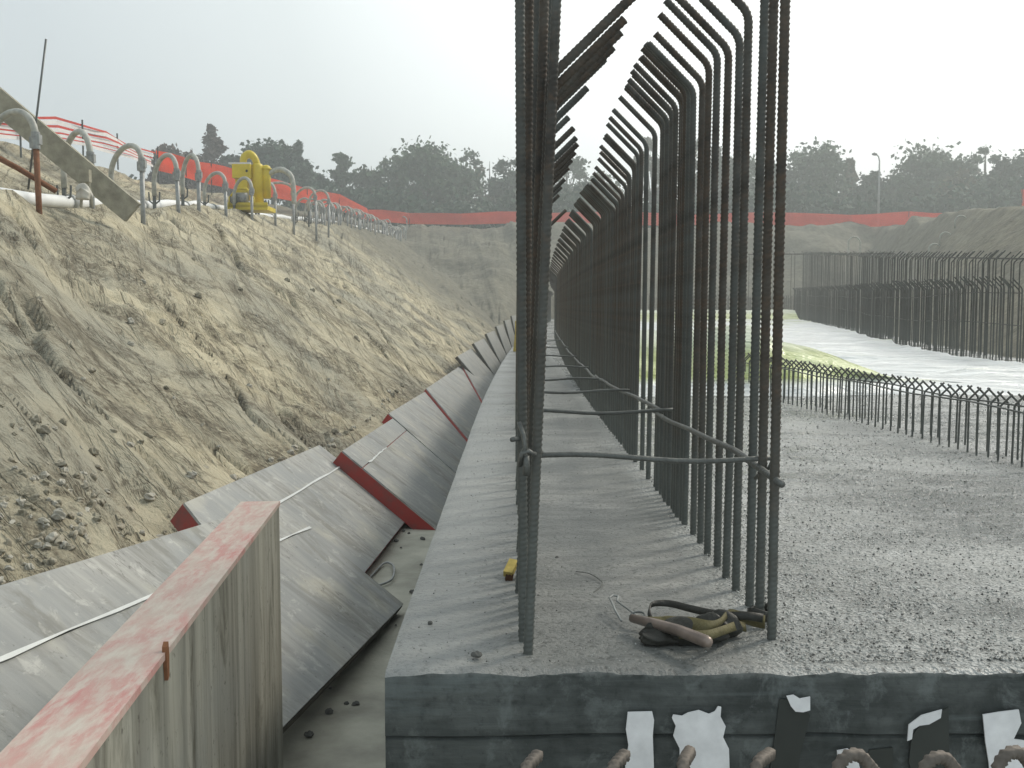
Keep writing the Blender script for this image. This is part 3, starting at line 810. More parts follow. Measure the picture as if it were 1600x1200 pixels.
# standing form with worn pink top, in the left foreground
VPd = Vector(((668-805)/F, 1, 0)).normalized()
T = on_y(436, 783, 3.0); zt = T.z
A0 = T; thick = .108; back = 2.35
perp = Vector((-VPd.y, VPd.x, 0))
root = empty('standing_form', (A0.x, A0.y, FLOOR)); tag(root, 'upright plywood wall form with worn pink top edge in the left foreground', 'formwork panel')
def loc(p): return p-Vector((A0.x, A0.y, FLOOR))
c0 = A0; c1 = A0-VPd*back
H = zt-FLOOR
b = MB()
zf0, zf1 = FLOOR, zt-.014
q = [Vector((c0.x, c0.y, zf0)), Vector((c1.x, c1.y, zf0)), Vector((c1.x, c1.y, zf1)), Vector((c0.x, c0.y, zf1))]
b.prism([loc(x) for x in q], perp*.02); b.build('board_face', M['board'], root)
b = MB(); q2 = [x+perp*.022 for x in q]; b.prism([loc(x) for x in q2], perp*(thick-.03)); b.build('core', M['wood'], root)
b = MB(); q3 = [Vector((x.x, x.y, zt-.012)) for x in (c0+VPd*.002-perp*.003, c1-perp*.003, c1+perp*thick, c0+VPd*.002+perp*thick)]
b.prism([loc(x) for x in q3], Vector((0, 0, .012))); b.build('top_edge', M['pink'], root)
b = MB(); s0 = on_plane(257, 1030, c0, Vector((VPd.y, -VPd.x, 0)))-perp*.006
pl_ = [s0+Vector((0, 0, dz))+VPd*dx for dx, dz in ((-.006, .022), (.004, .028), (.008, .005), (.006, -.03), (-.004, -.034), (-.009, -.008))]
b.prism([loc(x) for x in pl_], perp*.008); b.build('split', M['rust'], root)['label'] = 'orange brown split in the plywood'

# ------------------------------------------------------------------ things lying on the slab
def slabp(px, py, z=0.0): return on_z(px, py, z)
root = empty('tool_belt', slabp(1070, 985)); tag(root, 'dark leather tool belt with olive strap and metal-handled tool lying on the slab', 'tool belt')
o0 = slabp(1070, 985)
def lp(px, py, z): return slabp(px, py, z)-o0
# pouch: flattened folded body
import bmesh
def blob(name, c, dims, rot, m, seed=0, amp=.15):
    bm = bmesh.new(); bmesh.ops.create_icosphere(bm, subdivisions=4, radius=1)
    for v in bm.verts:
        q = v.co; k = 1+amp*(math.sin(q.x*4+seed)+math.sin(q.y*5+seed*2)*.6+math.sin(q.z*6+q.x*3)*.4)
        v.co = Vector((q.x*dims[0]*k, q.y*dims[1]*k, (max(q.z, -.55)+.55)*dims[2]*(1+amp*math.sin(q.x*7+seed+q.y*4))))
        v.co.rotate(Matrix.Rotation(rot, 3, 'Z')); v.co += c
    me = bpy.data.meshes.new(name); bm.to_mesh(me); bm.free(); me.materials.append(m)
    me.polygons.foreach_set('use_smooth', [True]*len(me.polygons)); return me
link('pouch', blob('pouch', lp(1070, 1000, 0.0), (.088, .036, .026), -.13, M['leather'], 1.3), root)
link('flap', blob('flap', lp(1030, 1003, 0.0), (.045, .024, .015), -.1, M['leather'], 2.6), root)
b = MB(); pts = [lp(988, 966, .024), lp(1020, 974, .030), lp(1060, 985, .036), lp(1103, 1002, .036), lp(1108, 1004, .036), lp(1110.5, 1005, .036)]
b.tube(pts, [.0085, .0105, .011, .0115, .0095, .004], 14); b.build('handle', M['handle'], root, True)
b = MB(); pts = [lp(971, 970, .012), lp(962, 955, .02), lp(956, 941, .028), lp(952, 934, .030), lp(958, 930, .032), lp(966, 932, .030), lp(964, 939, .028), lp(975, 947, .026), lp(990, 958, .024), lp(1000, 966, .022)]
b.tube(pts, .0024, 8); b.build('wire_hook', M['galv'], root, True)
b = MB(); rc = lp(996, 963, .022); pts = [rc+Vector((math.cos(a)*.015, math.sin(a)*.012, .006*math.sin(a+.5))) for a in np.linspace(0, 2*math.pi, 22)]
b.tube(pts, .0022, 6, False); b.build('ring', M['steel'], root, True)
up = Vector((0, 0, 1))
def cat(pts, n=8):
    out = []; P = [pts[0]]+pts+[pts[-1]]
    for i in range(1, len(P)-2):
        a, b_, c, d_ = P[i-1], P[i], P[i+1], P[i+2]
        for q in range(n):
            t = q/n; out.append(.5*((2*b_)+(c-a)*t+(2*a-5*b_+4*c-d_)*t*t+(3*b_-a-3*c+d_)*t**3))
    out.append(P[-2]); return out
P_ = cat([lp(1018, 968, .010), lp(1014, 955, .02), lp(1020, 944, .028), lp(1045, 943, .028), lp(1075, 950, .028), lp(1105, 957, .03), lp(1135, 962, .034), lp(1165, 962, .04), lp(1192, 966, .035)])
b = MB(); b.ribbon(P_, [Vector((.004, .006, .010+.006*(i/len(P_)))) for i in range(len(P_))], .003); b.build('strap', M['leather'], root, True)
P_ = cat([lp(1000, 970, .016), lp(1035, 972, .024), lp(1075, 976, .034), lp(1105, 980, .040), lp(1125, 972, .042), lp(1140, 958, .04), lp(1165, 966, .03), lp(1195, 972, .02)])
nP = len(P_)
wv = []
for i in range(nP):
    t = i/nP; wv.append(Vector((.004+.006*math.sin(t*6), .018*(1-.6*t), .010+.016*math.sin(t*5.0)**2)))
b = MB(); b.ribbon(P_, wv, .003); b.build('strap', M['olive'], root, True)
P_ = cat([lp(1060, 990, .03), lp(1100, 993, .035), lp(1130, 985, .03), lp(1150, 978, .022), lp(1165, 980, .015)])
b = MB(); b.ribbon(P_, [Vector((0, .014, .014))]*len(P_), .003); b.build('strap', M['olive'], root, True)
link('flap', blob('flap', lp(1062, 980, 0.018), (.045, .018, .012), -.25, M['olive'], 4.1, .2), root)
link('flap', blob('flap', lp(1120, 992, 0.0), (.042, .03, .028), .3, M['leather'], 5.2, .2), root)
b = MB(); rc = Vector((RIGHT_X+.002, 2.145, .022))-o0; pts = [rc+Vector((math.cos(a)*.026-.004, math.sin(a)*.021-.008, .004*math.sin(a*2))) for a in np.linspace(0, 2*math.pi, 26)]
b.ribbon(pts, Vector((0, 0, .022)), .003); b.build('buckle_band', M['leather'], root, True)

# brush by the left bars
p = slabp(798, 905); root = empty('brush', p); tag(root, 'small yellow brush with brown bristles beside the near left rebar', 'brush')
b = MB(); b.box((.0, .02, .022), (.022, .05, .016), Matrix.Rotation(.45, 3, 'X')@Matrix.Rotation(-.3, 3, 'Z')); b.build('brush_back', M['yellow_dull'], root)
b = MB()
for i in range(26):
    x = random.uniform(-.009, .009); y = random.uniform(-.014, .004); b.tube([(x-.003, y, .012), (x-.006, y-.008, .0)], .0016, 4)
b.build('bristles', M['bristle'], root)
# yellow bit by the slab edge further off
p = Vector((-.235+float(bend(16))+.09, 15.5, 0)); b = MB(); b.box((0, 0, .10), (.06, .08, .20), Matrix.Rotation(.12, 3, 'Y')); b.box((.0, 0, .22), (.04, .05, .05)); b.tube([(0, 0, .2), (0, 0, .45)], .012, 6)
tag(b.build('marker_block', M['yellow_dull'], loc=p), 'little ochre marker on the slab edge far up the trench', 'marker')
for i, (px, py, r) in enumerate([(745, 1026, .008), (672, 975, .005), (724, 1078, .006), (1168, 920, .006), (870, 872, .004)]):
    if py > 1060: continue
    q = slabp(px, py)
    tag(link('pebble', blob('pebble', Vector((0, 0, 0)), (r*1.3, r, r*.8), i, M['stone'], i, .12), loc=q), ['dark pebble alone near the left front corner of the slab', 'small dark chip near the slab left edge', '', 'small dark chip near the right bars', 'tiny chip on the trowelled band'][i], 'pebble')
b = MB(); P_ = cat([slabp(900, 893, .004), slabp(920, 896, .008), slabp(936, 905, .006), slabp(941, 913, .005), slabp(928, 925, .004)])
b.tube(P_, .0012, 5); tag(b.build('wire_offcut', M['rod']), 'fine curl of tie wire lying left of the tool belt', 'wire')
# cable loop and stick on the trench floor
b = MB(); P_ = cat([on_z(575, 905, -.885), on_z(600, 880, -.88), on_z(615, 885, -.88), on_z(612, 905, -.88), on_z(590, 915, -.885)])
b.tube(P_, .007, 6); tag(b.build('cable', M['galv'], smooth=True), 'pale looped cable lying on the trench floor below the panels', 'cable')
for i in range(26):
    y = random.uniform(3.0, 7.5); x = random.uniform(-.85, -.3); r = random.uniform(.006, .016)
    tag(link('pebble', blob('pebble', Vector((0, 0, 0)), (r*1.2, r, r*.8), i, M['stone'], i, .15), loc=(x, y, FLOOR+.005)), 'dark crumb of rubble on the trench floor', 'pebble', 'rubble crumbs on the trench floor')
# loose stones on the bank
sp = [blob('stone', Vector((0, 0, 0)), (1.2, .9, .8), i, simple('clod%d' % i, ((.36, .33, .26), (.28, .26, .20), (.42, .40, .34))[i], .95, .1), i, .22) for i in range(3)]
cnt = 0
while cnt < 290:
    if cnt < 150: px = random.gauss(70, 70); py = random.gauss(790, 65)
    elif cnt < 215: px = random.uniform(0, 600); py = random.uniform(400, 860)
    else:
        px = random.uniform(0, 640); py = np.interp(px, [0, 300, 500, 640], [915, 790, 700, 625])-abs(random.gauss(0, 10))-2
    dr = ray(px, py); y = 2.; hit = None
    while y < 24:
        t = y/dr.y; q = Vector((dr.x*t, y, CAMZ+dr.z*t))
        if q.x < -1.55 and gzb(q.x, y) > q.z: hit = q; break
        y += .08
    if hit is None: cnt += 1; continue
    r = random.uniform(.006, .019)*(1+hit.y/10)
    o = link('stone', sp[cnt % 3], loc=(hit.x, hit.y, gz(hit.x, hit.y)), rot=(random.random()*6, random.random()*6, random.random()*6)); o.scale = (r, r, r)
    tag(o, 'loose clod lying on the pale earth bank', 'stone', 'loose stones on the bank'); cnt += 1

# ------------------------------------------------------------------ wellpoint hoops, header pipe, pump on the bench
hd = []
HS = [(68, 11.4, 163, 95), (150, 12.9, 199, 72), (228, 14.2, 212, 71), (284, 16.6, 234, 50), (314, 18.2, 239, 36), (357, 21.5, 261, 40), (397, 24.6, 273, 34), (433, 27.5, 283, 34), (462, 29.5, 279, 62), (497, 32, 289, 38), (515, 34, 296, 34)]
for px, d, ty, wp in HS:
    hd.append(((px-805)/F*d, d))
d = 36.0
while d < 74:
    cx, cz = crest(d); hd.append((cx+.15+random.uniform(-.12, .12), d)); d += random.choice([.8, 1.0, 1.2])
HG = 'wellpoint hoops along the crest of the bank'
for i, (x, y) in enumerate(hd):
    z = gz(x, y)-.04; hh = random.uniform(.55, .66)
    if i < len(HS): hh = on_y(HS[i][0], HS[i][2], y).z-z-.39
    root = empty('wellpoint_hoop', (x, y, z))
    lbs = ['rust brown wellpoint riser with hose arch, first from the left', 'short wellpoint riser ending above a box near the leaning plank, second from the left', 'grey wellpoint riser with hose arch just right of the leaning plank', 'grey wellpoint riser with hose arch, first right of the plank group']
    tag(root, lbs[i] if i < 4 else ('grey wellpoint riser and hose arch left of or beside the yellow pump' if i < 7 else 'grey wellpoint riser and hose arch on the crest beyond the yellow pump'), 'pipe', HG)
    ln = random.uniform(-.03, .03)
    b = MB(); b.tube([(0, 0, -.3), (ln, 0, hh)], .032, 10); b.build('riser', M['rust'] if i in (0,) else M['galv'], root, True)
    sx, sy = -.62+random.uniform(-.08, .08), .42+random.uniform(-.15, .25)
    if i < len(HS): sx = -HS[i][3]*y/F-.01
    P = []
    for q in range(19):
        a = math.pi*q/18; k = (1-math.cos(a))/2
        P.append((ln+sx*k, sy*k, hh+.05+math.sin(a)*(.34+.05*math.sin(i*2.1))-.12*k))
    P.append((P[-1][0], P[-1][1], P[-1][2]-.2))
    b = MB(); b.tube(P, .037, 10); b.build('hose', M['hose'], root, True)
    b = MB(); b.tube([(ln, 0, hh-.08), (ln, 0, hh+.10)], .047, 10); b.box((ln+.04, 0, hh+.02), (.03, .07, .10)); b.box((ln-.05, .0, hh-.01), (.025, .03, .12)); b.build('coupling', M['galv'], root)
    hx, hy, hz = P[-1]; gzz = gz(x+hx, y+hy)-z
    b = MB(); b.tube([(hx, hy, hz+.05), (hx, hy, gzz-.03)], .03, 8)
    for s_ in (-.08, .08): b.tube([(hx, hy, gzz+.10), (hx+s_, hy, gzz+.16), (hx+s_*1.1, hy, gzz+.30)], .014, 6)
    b.build('swing_joint', M['steel'], root)
# header pipe
pts = []
for d in np.linspace(7, 72, 70):
    cx, cz = crest(d); x = cx-.62+.04*math.sin(d); pts.append((x, d, gzb(x, d)+(.09 if d > 13 else .03)+.02*math.sin(d*1.7)))
root = empty('header_pipe', pts[0]); o_ = Vector(pts[0]); tag(root, 'long white header pipe lying along the bench behind the hoops', 'pipe')
b = MB(); b.tube([Vector(p)-o_ for p in pts], .085, 12); b.build('pipe', M['white'], root, True)
b = MB()
for k in range(3, 68, 4):
    p = Vector(pts[k])-o_; q = Vector(pts[k+1])-o_; t = (q-p).normalized(); b.tube([p, p+t*.12], .105, 12)
b.build('pipe_joint', M['galv'], root, True)

# yellow vacuum pump
def pump(loc_, sc, label):
    root = empty('dewatering_pump', loc_); root.scale = (sc*.86, sc, sc); tag(root, label, 'pump')
    b = MB(); b.box((0, 0, .06), (1.15, .9, .10)); b.box((0, -.42, .14), (1.15, .06, .10)); b.build('skid', M['yellow'], root)
    def cyl(c, r, z0, z1, n=20):
        b = MB(); P = [(c[0], c[1], z0), (c[0], c[1], z1)]
        rr = [r, r]
        for q in range(1, 6): a = q/5*math.pi/2; P.append((c[0], c[1], z1+r*.55*math.sin(a))); rr.append(max(.01, r*math.cos(a)))
        b.tube(P, rr, n); return b
    b = cyl((.17, .05), .17, .12, 1.12); b.build('vessel', M['yellow'], root, True)
    b = cyl((.40, .12), .13, .35, 1.10); b.tube([(.40, .12, 1.05), (.40, .12, 1.09)], .16, 16); b.build('vessel', M['yellow'], root, True)
    b = MB(); b.box((-.22, -.02, .98), (.52, .42, .34)); b.build('control_box', M['yellow'], root)
    b = MB(); b.tube([(-.06, -.235, .98), (-.06, -.22, .98)], .035, 12); b.build('dial', M['black'], root)
    b = MB(); b.box((-.27, 0, 1.17), (.62, .46, .04)); b.build('box_lid', M['whiteplastic'], root)
    b = MB(); b.tube(cat([Vector((-.22, 0, 1.15)), Vector((-.2, 0, 1.33)), Vector((-.05, 0, 1.42)), Vector((.1, 0, 1.33)), Vector((.17, .05, 1.15))]), .10, 12); b.build('manifold', M['yellow'], root, True)
    b = MB(); b.box((-.24, 0, .55), (.34, .34, .50)); b.build('casing', M['yellow'], root)
    b = MB(); b.tube([(-.32, -.34, .30), (-.02, -.34, .30)], .14, 14); b.tube([(-.5, -.2, .3), (-.36, -.2, .3)], .13, 14); b.build('motor', M['galv'], root, True)
    b = MB(); b.tube([(-.5, -.45, .10), (-.5, -.45, .30), (-.30, -.45, .52), (0, -.45, .52), (.2, -.45, .3), (.2, -.45, .1)], .03, 8); b.build('guard_rail', M['yellow'], root, True)
    b = MB(); b.tube(cat([Vector((.48, .12, .95)), Vector((.75, .1, 1.05)), Vector((1.0, 0, 1.0)), Vector((1.2, -.05, .8)), Vector((1.25, -.05, .2))]), .07, 10); b.build('outlet_hose', M['hose'], root, True)
    return root
pd = 25.5; px_ = (402-805)/F*pd
pump((px_-.08, pd, on_y(402, 331, pd).z), .96, 'yellow dewatering pump with twin vessels standing among the hoops on the left bench')
pd = 45.0; q = on_y(1578, 388, pd); pump((q.x, pd, q.z), .85, 'small hazy yellow pump on the far right bank above the bar wall')
for i, (px, py) in enumerate([(1460, 390), (1477, 388), (1500, 390), (1335, 372)]):
    pd = 46; q = on_y(px, py, pd); root = empty('wellpoint_hoop', (q.x, pd, gz(q.x, pd))); tag(root, 'pale hose arch on the far right bank behind the bar wall', 'pipe', 'hose arches on the right bank')
    b = MB(); h = max(.1, q.z-gz(q.x, pd)-.2); b.tube([(-.25, 0, -.2)]+[(-.25*math.cos(a), 0, h+.25*math.sin(a)) for a in np.linspace(0, math.pi, 10)]+[(.25, 0, -.2)], .035, 8); b.build('hose', M['hose'], root, True)

# leaning plank, poles, box under second hoop
b = MB(); p0 = on_y(206, 332, 12.4); p1 = on_y(-60, 112, 12.1)
dv_ = (p1-p0).normalized(); side_ = dv_.cross(Vector((0, 1, 0))).normalized()
q = [p0+side_*.135, p1+side_*.135, p1-side_*.135, p0-side_*.135]
b.prism(q, Vector((.01, .045, 0))); tag(b.build('plank', M['wood']), 'wide weathered plank leaning steeply across the hoops at the left edge', 'plank')
b = MB(); b.tube([on_y(44, 296, 11.6), on_y(58, 175, 11.6), on_y(72, 61, 11.6)], .012, 8); tag(b.build('steel_pole', M['steel'], smooth=True), 'thin tall steel pole standing tilted on the bank crest at the left', 'pole')
b = MB(); b.tube([on_y(-30, 232, 11.2), on_y(30, 264, 11.4), on_y(88, 299, 11.6)], .03, 8); tag(b.build('rusty_pipe', M['rust'], smooth=True), 'rust orange pipe lying slanted at the left edge of the bench', 'pipe')
q = on_y(134, 296, 12.0); b = MB(); root = empty('post_bracket', q); tag(root, 'short wooden trestle stub under the plank by the second hoop', 'trestle')
b.box((0, 0, .15), (.11, .08, .14)); b.build('head', M['wood'], root)
for s_ in (-.04, .045):
    b = MB(); b.tube([(s_*.8, 0, .1), (s_*1.5, 0, -.2)], .018, 6); b.build('leg', M['wood'], root)
q = on_y(132, 312, 11.8); tag(link('stone', blob('stone', Vector((0, 0, 0)), (.09, .08, .1), 1, simple('pale_stone', (.5, .48, .42)), 3, .2), loc=q), 'pale rounded stone at the foot of the trestle stub', 'stone')

# ------------------------------------------------------------------ barriers
def netting(name, pts, hfn, label, m, strips, post_every=3, group=None, rows=None):
    """pts: ground points; the net hangs between heights; strips = list of (low, high) fractions"""
    o_ = Vector(pts[0]); root = empty(name, o_); tag(root, label, 'barrier', group)
    P = [Vector(p)-o_ for p in pts]; n = len(P)
    for mm, frs in strips:
        b = MB()
        for lo, hi in frs:
            vs = []; fs = []
            for i, p in enumerate(P):
                h = hfn(i); sag = .03*math.sin(i*1.7)+.02*math.sin(i*.77+lo*4)
                off = Vector((.05*math.sin(i*1.3+lo*5), .05*math.cos(i*1.9), 0))
                for zz, dy in ((lo, 0), (hi, 0), (hi, .012), (lo, .012)):
                    vs.append(p+off+Vector((0, dy, zz*h+sag*zz)))
            for i in range(n-1):
                for k in range(4): fs.append((i*4+k, i*4+(k+1) % 4, i*4+4+(k+1) % 4, i*4+4+k))
            b.add(vs, fs)
        b.build('net', mm, root)
    for i in range(0, n, post_every):
        b = MB(); b.tube([P[i]+Vector((0, .05, -.3)), P[i]+Vector((0, .05, hfn(i)+.08))], .018, 6); b.build('post', M['steel'], root)
    return root
# striped tape on the left upper bank
pts = []
def on_upper(px, py, d): return on_y(px, py, d)
ctrl = [(-70, 205, 17.0), (0, 217, 18.2), (60, 220, 19.2), (128, 228, 20.6), (165, 238, 22), (200, 247, 23.6), (240, 262, 25.5)]
for i in range(len(ctrl)-1):
    for t in (0, .5):
        a, c = ctrl[i], ctrl[i+1]; pts.append(on_upper(a[0]*(1-t)+c[0]*t, a[1]*(1-t)+c[1]*t, a[2]*(1-t)+c[2]*t))
pts.append(on_upper(*ctrl[-1]))
hs = [.44, .44, .46, .46, .44, .48, .46, .46, .44, .42, .40, .38, .36]
reds = [(.90, 1.0), (.60, .70), (.36, .43), (.18, .23)]; whites = [(.72, .88), (.45, .58), (.25, .34), (.02, .16)]
netting('tape_barrier', pts, lambda i: hs[min(i, 12)]*.92, 'red and white striped tape barrier on top of the left bank', None, [(M['redplastic'], reds), (M['whiteplastic'], whites)], 3)
ctrl = [(246, 266, 26), (290, 278, 28.5), (330, 288, 31.5), (380, 299, 35), (430, 309, 40), (480, 318, 46), (530, 328, 54), (575, 345, 66)]
pts = []
for i in range(len(ctrl)-1):
    for t in (0, .5):
        a, c = ctrl[i], ctrl[i+1]; pts.append(on_upper(a[0]*(1-t)+c[0]*t, a[1]*(1-t)+c[1]*t, a[2]*(1-t)+c[2]*t))
pts.append(on_upper(*ctrl[-1]))
full = [(0.02*k*2.5, 0.02*k*2.5+.042) for k in range(20)]
netting('net_barrier', pts, lambda i: np.interp(i, [0, 5, 15], [.50, .62, .8]), 'orange safety netting running back along the left bank behind the hoops', None, [(M['orange'], full)], 2)
ctrl = [(575, 345, 70), (640, 350, 73), (720, 351, 75), (808, 349, 76), (900, 350, 76), (1000, 352, 76), (1100, 353, 76), (1235, 353, 76), (1330, 355, 76), (1420, 353, 74), (1480, 349, 70), (1512, 341, 67)]
pts = []
for i in range(len(ctrl)-1):
    for t in (0, .33, .66):
        a, c = ctrl[i], ctrl[i+1]; pts.append(on_upper(a[0]*(1-t)+c[0]*t, a[1]*(1-t)+c[1]*t, a[2]*(1-t)+c[2]*t))
pts.append(on_upper(*ctrl[-1]))
netting('net_barrier', pts, lambda i: np.interp(i, [0, 12, 27, 33], [.75, .85, .95, .45])+.05*math.sin(i), 'long orange safety netting across the top of the far bank', None, [(M['orange'], full)], 3)
q = on_y(1597, 322, 60); pts = [q, q+Vector((.6, .2, .05)), q+Vector((1.6, .3, .1)), q+Vector((3, .5, .1))]
netting('net_barrier', pts, lambda i: .95, 'scrap of orange netting at the right edge of the picture above the bank', None, [(M['orange'], full)], 1)

# ------------------------------------------------------------------ lamp post
q = on_y(1372, 345, 84); root = empty('street_lamp', (q.x, 84, 6.4)); tag(root, 'tall thin street lamp standing in front of the far trees', 'street lamp')
H = on_y(1372, 252, 84).z-6.4
b = MB(); b.tube([(0, 0, 0), (0, 0, H*.6), (0, 0, H)], [.11, .08, .06], 8); b.build('pole', M['galv'], root, True)
b = MB(); b.tube([(0, 0, H), (-.08, 0, H+.35), (-.25, 0, H+.52)], .05, 8); b.build('arm', M['galv'], root, True)
b = MB(); b.tube([(-.22, 0, H+.52), (-.42, 0, H+.56), (-.6, 0, H+.54)], [.08, .13, .07], 8); b.build('lamp_head', M['steel'], root, True)

# ------------------------------------------------------------------ trees
def quads(C, size, flatk=1.0):
    n = len(C); a = rng.normal(size=(n, 3)); a /= np.linalg.norm(a, axis=1)[:, None]
    b = rng.normal(size=(n, 3)); b -= a*(a*b).sum(1)[:, None]; b /= np.linalg.norm(b, axis=1)[:, None]
    s = size*rng.uniform(.6, 1.3, n)[:, None]; a = a*s; b = b*s*.7; a[:, 2] *= flatk; b[:, 2] *= flatk
    V = np.stack([C-a-b*.3, C-b, C+a+b*.2, C+b], 1).reshape(-1, 3); Fq = np.arange(n*4).reshape(-1, 4)
    return V, Fq
LM = [leaf_mat('leaf_dark', (.018, .05, .028), (.04, .085, .042)), leaf_mat('leaf_mid', (.035, .075, .035), (.08, .13, .06)),
      leaf_mat('leaf_olive', (.06, .065, .028), (.12, .11, .05)), leaf_mat('leaf_brown', (.06, .038, .028), (.10, .06, .045))]
def tree(px, top, wpx, Y, kind, lm, label, leaf=.22, n=2600, base=6.3):
    P = on_y(px, top, Y); x = P.x; Hh = P.z-base; W = wpx*Y/F/2*(1.22 if kind in ('round', 'sparse', 'spruce') else 1.05)
    root = empty('tree', (x, Y, base)); tag(root, label, 'tree', 'trees beyond the far bank')
    b = MB(); b.tube([(0, 0, -.3), (.1*W/3, 0, Hh*.35), (0, 0, Hh*.75), (0, 0, Hh*.96)], [.16+Hh*.012, .14+Hh*.008, .08, .02], 7)
    C = []
    if kind == 'round' or kind == 'sparse':
        nc = 60 if kind == 'round' else 34
        for k in range(nc):
            while True:
                v = rng.uniform(-1, 1, 3)
                if .25 < np.linalg.norm(v) < 1: break
            zc = Hh*(.56+.40*v[2]); rx = W*(.95 if v[2] < .3 else .95)*math.sqrt(max(.05, 1-.5*v[2]**2))
            c = np.array([v[0]*rx, v[1]*W*.8, zc])
            if kind == 'sparse' or k % 4 == 0: b.tube([(0, 0, Hh*(.2+.3*rng.random())), tuple(c*np.array([.5, .5, .8])), tuple(c)], [.07, .045, .015], 5)
            rc = W*(.30 if kind == 'round' else .20)*rng.uniform(.6, 1.3)
            m_ = int(n/nc); q = rng.normal(size=(m_, 3))*np.array([rc, rc, rc*.7])*.55; C.append(c+q)
        if kind == 'round':
            q = rng.normal(size=(n//5, 3))*np.array([W*.4, W*.4, Hh*.15]); C.append(q+np.array([0, 0, Hh*.45]))
    elif kind == 'pine':
        for k in range(70):
            a = rng.uniform(0, 2*math.pi); r = math.sqrt(rng.random())*W; zc = Hh*(.35+.6*math.sqrt(max(0, 1-(r/W)**2))*rng.uniform(.6, 1))
            m_ = int(n/70); C.append(np.array([math.cos(a)*r, math.sin(a)*r, zc])+rng.normal(size=(m_, 3))*np.array([W*.13, W*.13, W*.09]))
    elif kind == 'spruce':
        for k in range(60):
            t = rng.random()**.8; a = rng.uniform(0, 2*math.pi); r = W*(1-t)*rng.uniform(.5, 1.1)+.1
            c = np.array([math.cos(a)*r, math.sin(a)*r, Hh*(.15+.85*t)])
            b.tube([(0, 0, c[2]+.2), tuple(c)], [.04, .015], 4)
            m_ = int(n/60); C.append(c*np.array([.75, .75, 1])+rng.normal(size=(m_, 3))*np.array([r*.33+.08, r*.33+.08, .16]))
    elif kind == 'cedar':
        for k in range(26):
            t = .25+.7*k/26; a = rng.uniform(0, 2*math.pi); r = W*(1.15-t)*rng.uniform(.7, 1.2)
            tip = np.array([math.cos(a)*r, math.sin(a)*r*.6, Hh*t+r*.35])
            b.tube([(0, 0, Hh*t), tuple(tip)], [.06, .02], 5)
            m_ = int(n/26); tt = rng.uniform(.2, 1.05, m_)[:, None]
            C.append(np.array([0, 0, Hh*t])+(tip-np.array([0, 0, Hh*t]))*tt+rng.normal(size=(m_, 3))*np.array([.22, .22, .06]))
    b.build('trunk', M['bark'], root)
    C = np.concatenate(C); C[:, 2] = np.clip(C[:, 2], .3, Hh*1.03)
    Vv, Fq = quads(C, leaf); link('crown', np_mesh('crown', Vv, Fq, LM[lm]), root)
    return root
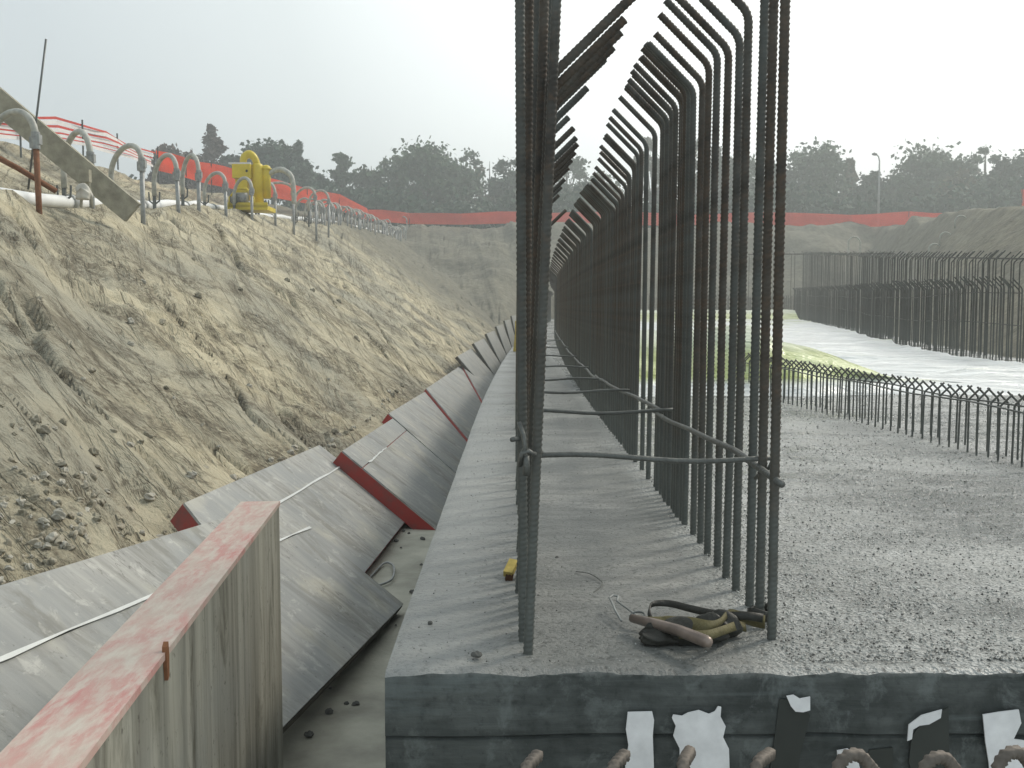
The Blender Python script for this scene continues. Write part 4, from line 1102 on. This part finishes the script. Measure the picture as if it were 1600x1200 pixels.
TR = [
 (262, 224, 60, 84, 'round', 3, 'low brownish bushy tree at the left end of the tree line'),
 (300, 226, 46, 86, 'round', 3, 'small brown tree left of the pointed reddish conifer'),
 (333, 194, 64, 88, 'spruce', 3, 'pointed reddish brown conifer on the left'),
 (356, 236, 50, 90, 'round', 0, 'dark bush between the reddish conifer and the umbrella pine'),
 (424, 216, 118, 92, 'pine', 0, 'dark broad domed pine behind the yellow pump'),
 (466, 222, 16, 93, 'spruce', 0, 'thin dark spire poking from the domed pine'),
 (482, 252, 60, 95, 'round', 0, 'dark shoulder tree right of the domed pine'),
 (533, 232, 64, 98, 'cedar', 1, 'open cedar with tiered upswept branches'),
 (580, 254, 66, 100, 'round', 1, 'low tree right of the tiered cedar'),
 (617, 232, 60, 104, 'sparse', 1, 'open feathery tree left of the big round one'),
 (668, 222, 120, 100, 'round', 1, 'biggest round-headed tree left of the bars'),
 (728, 230, 66, 108, 'sparse', 1, 'thin see-through tree right of the biggest round one'),
 (765, 246, 56, 110, 'sparse', 2, 'pale half-bare tree beside the left bundle'),
 (798, 244, 56, 102, 'round', 0, 'dark tree half hidden by the left bundle of bars'),
 (885, 232, 78, 112, 'sparse', 1, 'pale lacy tree seen through the bent bar tips'),
 (935, 262, 66, 108, 'round', 1, 'low tree seen between the bar rows'),
 (1020, 200, 60, 112, 'sparse', 2, 'thin tall tree seen behind the bend of the right bars'),
 (1085, 198, 90, 110, 'sparse', 2, 'tall sparse tree behind the spaced right bars'),
 (1150, 240, 90, 106, 'round', 1, 'round tree behind the nearest right bars'),
 (1215, 250, 60, 104, 'round', 1, 'small tree right behind the rightmost bar'),
 (1275, 221, 100, 104, 'round', 1, 'large rounded tree just right of the rebar'),
 (1328, 248, 44, 106, 'spruce', 2, 'slim yellowish tree left of the street lamp'),
 (1360, 262, 46, 102, 'round', 0, 'small dark tree just behind the street lamp'),
 (1400, 268, 56, 106, 'round', 1, 'low tree in the dip right of the street lamp'),
 (1458, 219, 104, 104, 'round', 1, 'large open-topped tree right of the street lamp'),
 (1500, 262, 56, 100, 'round', 2, 'low yellowish tree before the lacy one'),
 (1541, 218, 56, 104, 'sparse', 1, 'lacy upright tree with see-through head near the right edge'),
 (1585, 238, 90, 98, 'round', 0, 'dark rounded tree at the right edge'),
 (1640, 240, 80, 100, 'round', 0, 'dark tree cut by the right edge'),
]
for t in TR: tree(*t[:4], t[4], t[5], t[6], leaf=.19 if t[4] in ('sparse', 'spruce', 'cedar') else .23, n=6500 if t[2] > 80 else 3600)
# undergrowth
C = []
for k in range(1200):
    x = rng.uniform(-34, 58); y = rng.uniform(88, 97); h = 3.3+.9*math.sin(x*.35)+.5*math.sin(x*1.1)
    C.append(np.array([x, y, 6.4+rng.uniform(.2, 1)*h])+rng.normal(size=(26, 3))*np.array([.7, .6, .5]))
C = np.concatenate(C); Vv, Fq = quads(C, .28)
tag(link('undergrowth', np_mesh('undergrowth', Vv, Fq, LM[0])), 'dark mass of undergrowth below the trees', 'bushes', kind='stuff')

# ------------------------------------------------------------------ haze
b = MB(); b.box((0, 60, 12), (2300, 300, 32))
hz = b.build('haze'); tag(hz, kind='stuff')
m = bpy.data.materials.new('haze_air'); m.use_nodes = True; t = m.node_tree; t.nodes.clear()
o = t.nodes.new('ShaderNodeOutputMaterial'); pv = t.nodes.new('ShaderNodeVolumePrincipled')
pv.inputs['Color'].default_value = (.92, .97, .96, 1); pv.inputs['Density'].default_value = .0042; pv.inputs['Anisotropy'].default_value = .3
t.links.new(pv.outputs[0], o.inputs['Volume']); hz.data.materials.append(m)
print('OBJECTS', len(bpy.data.objects))
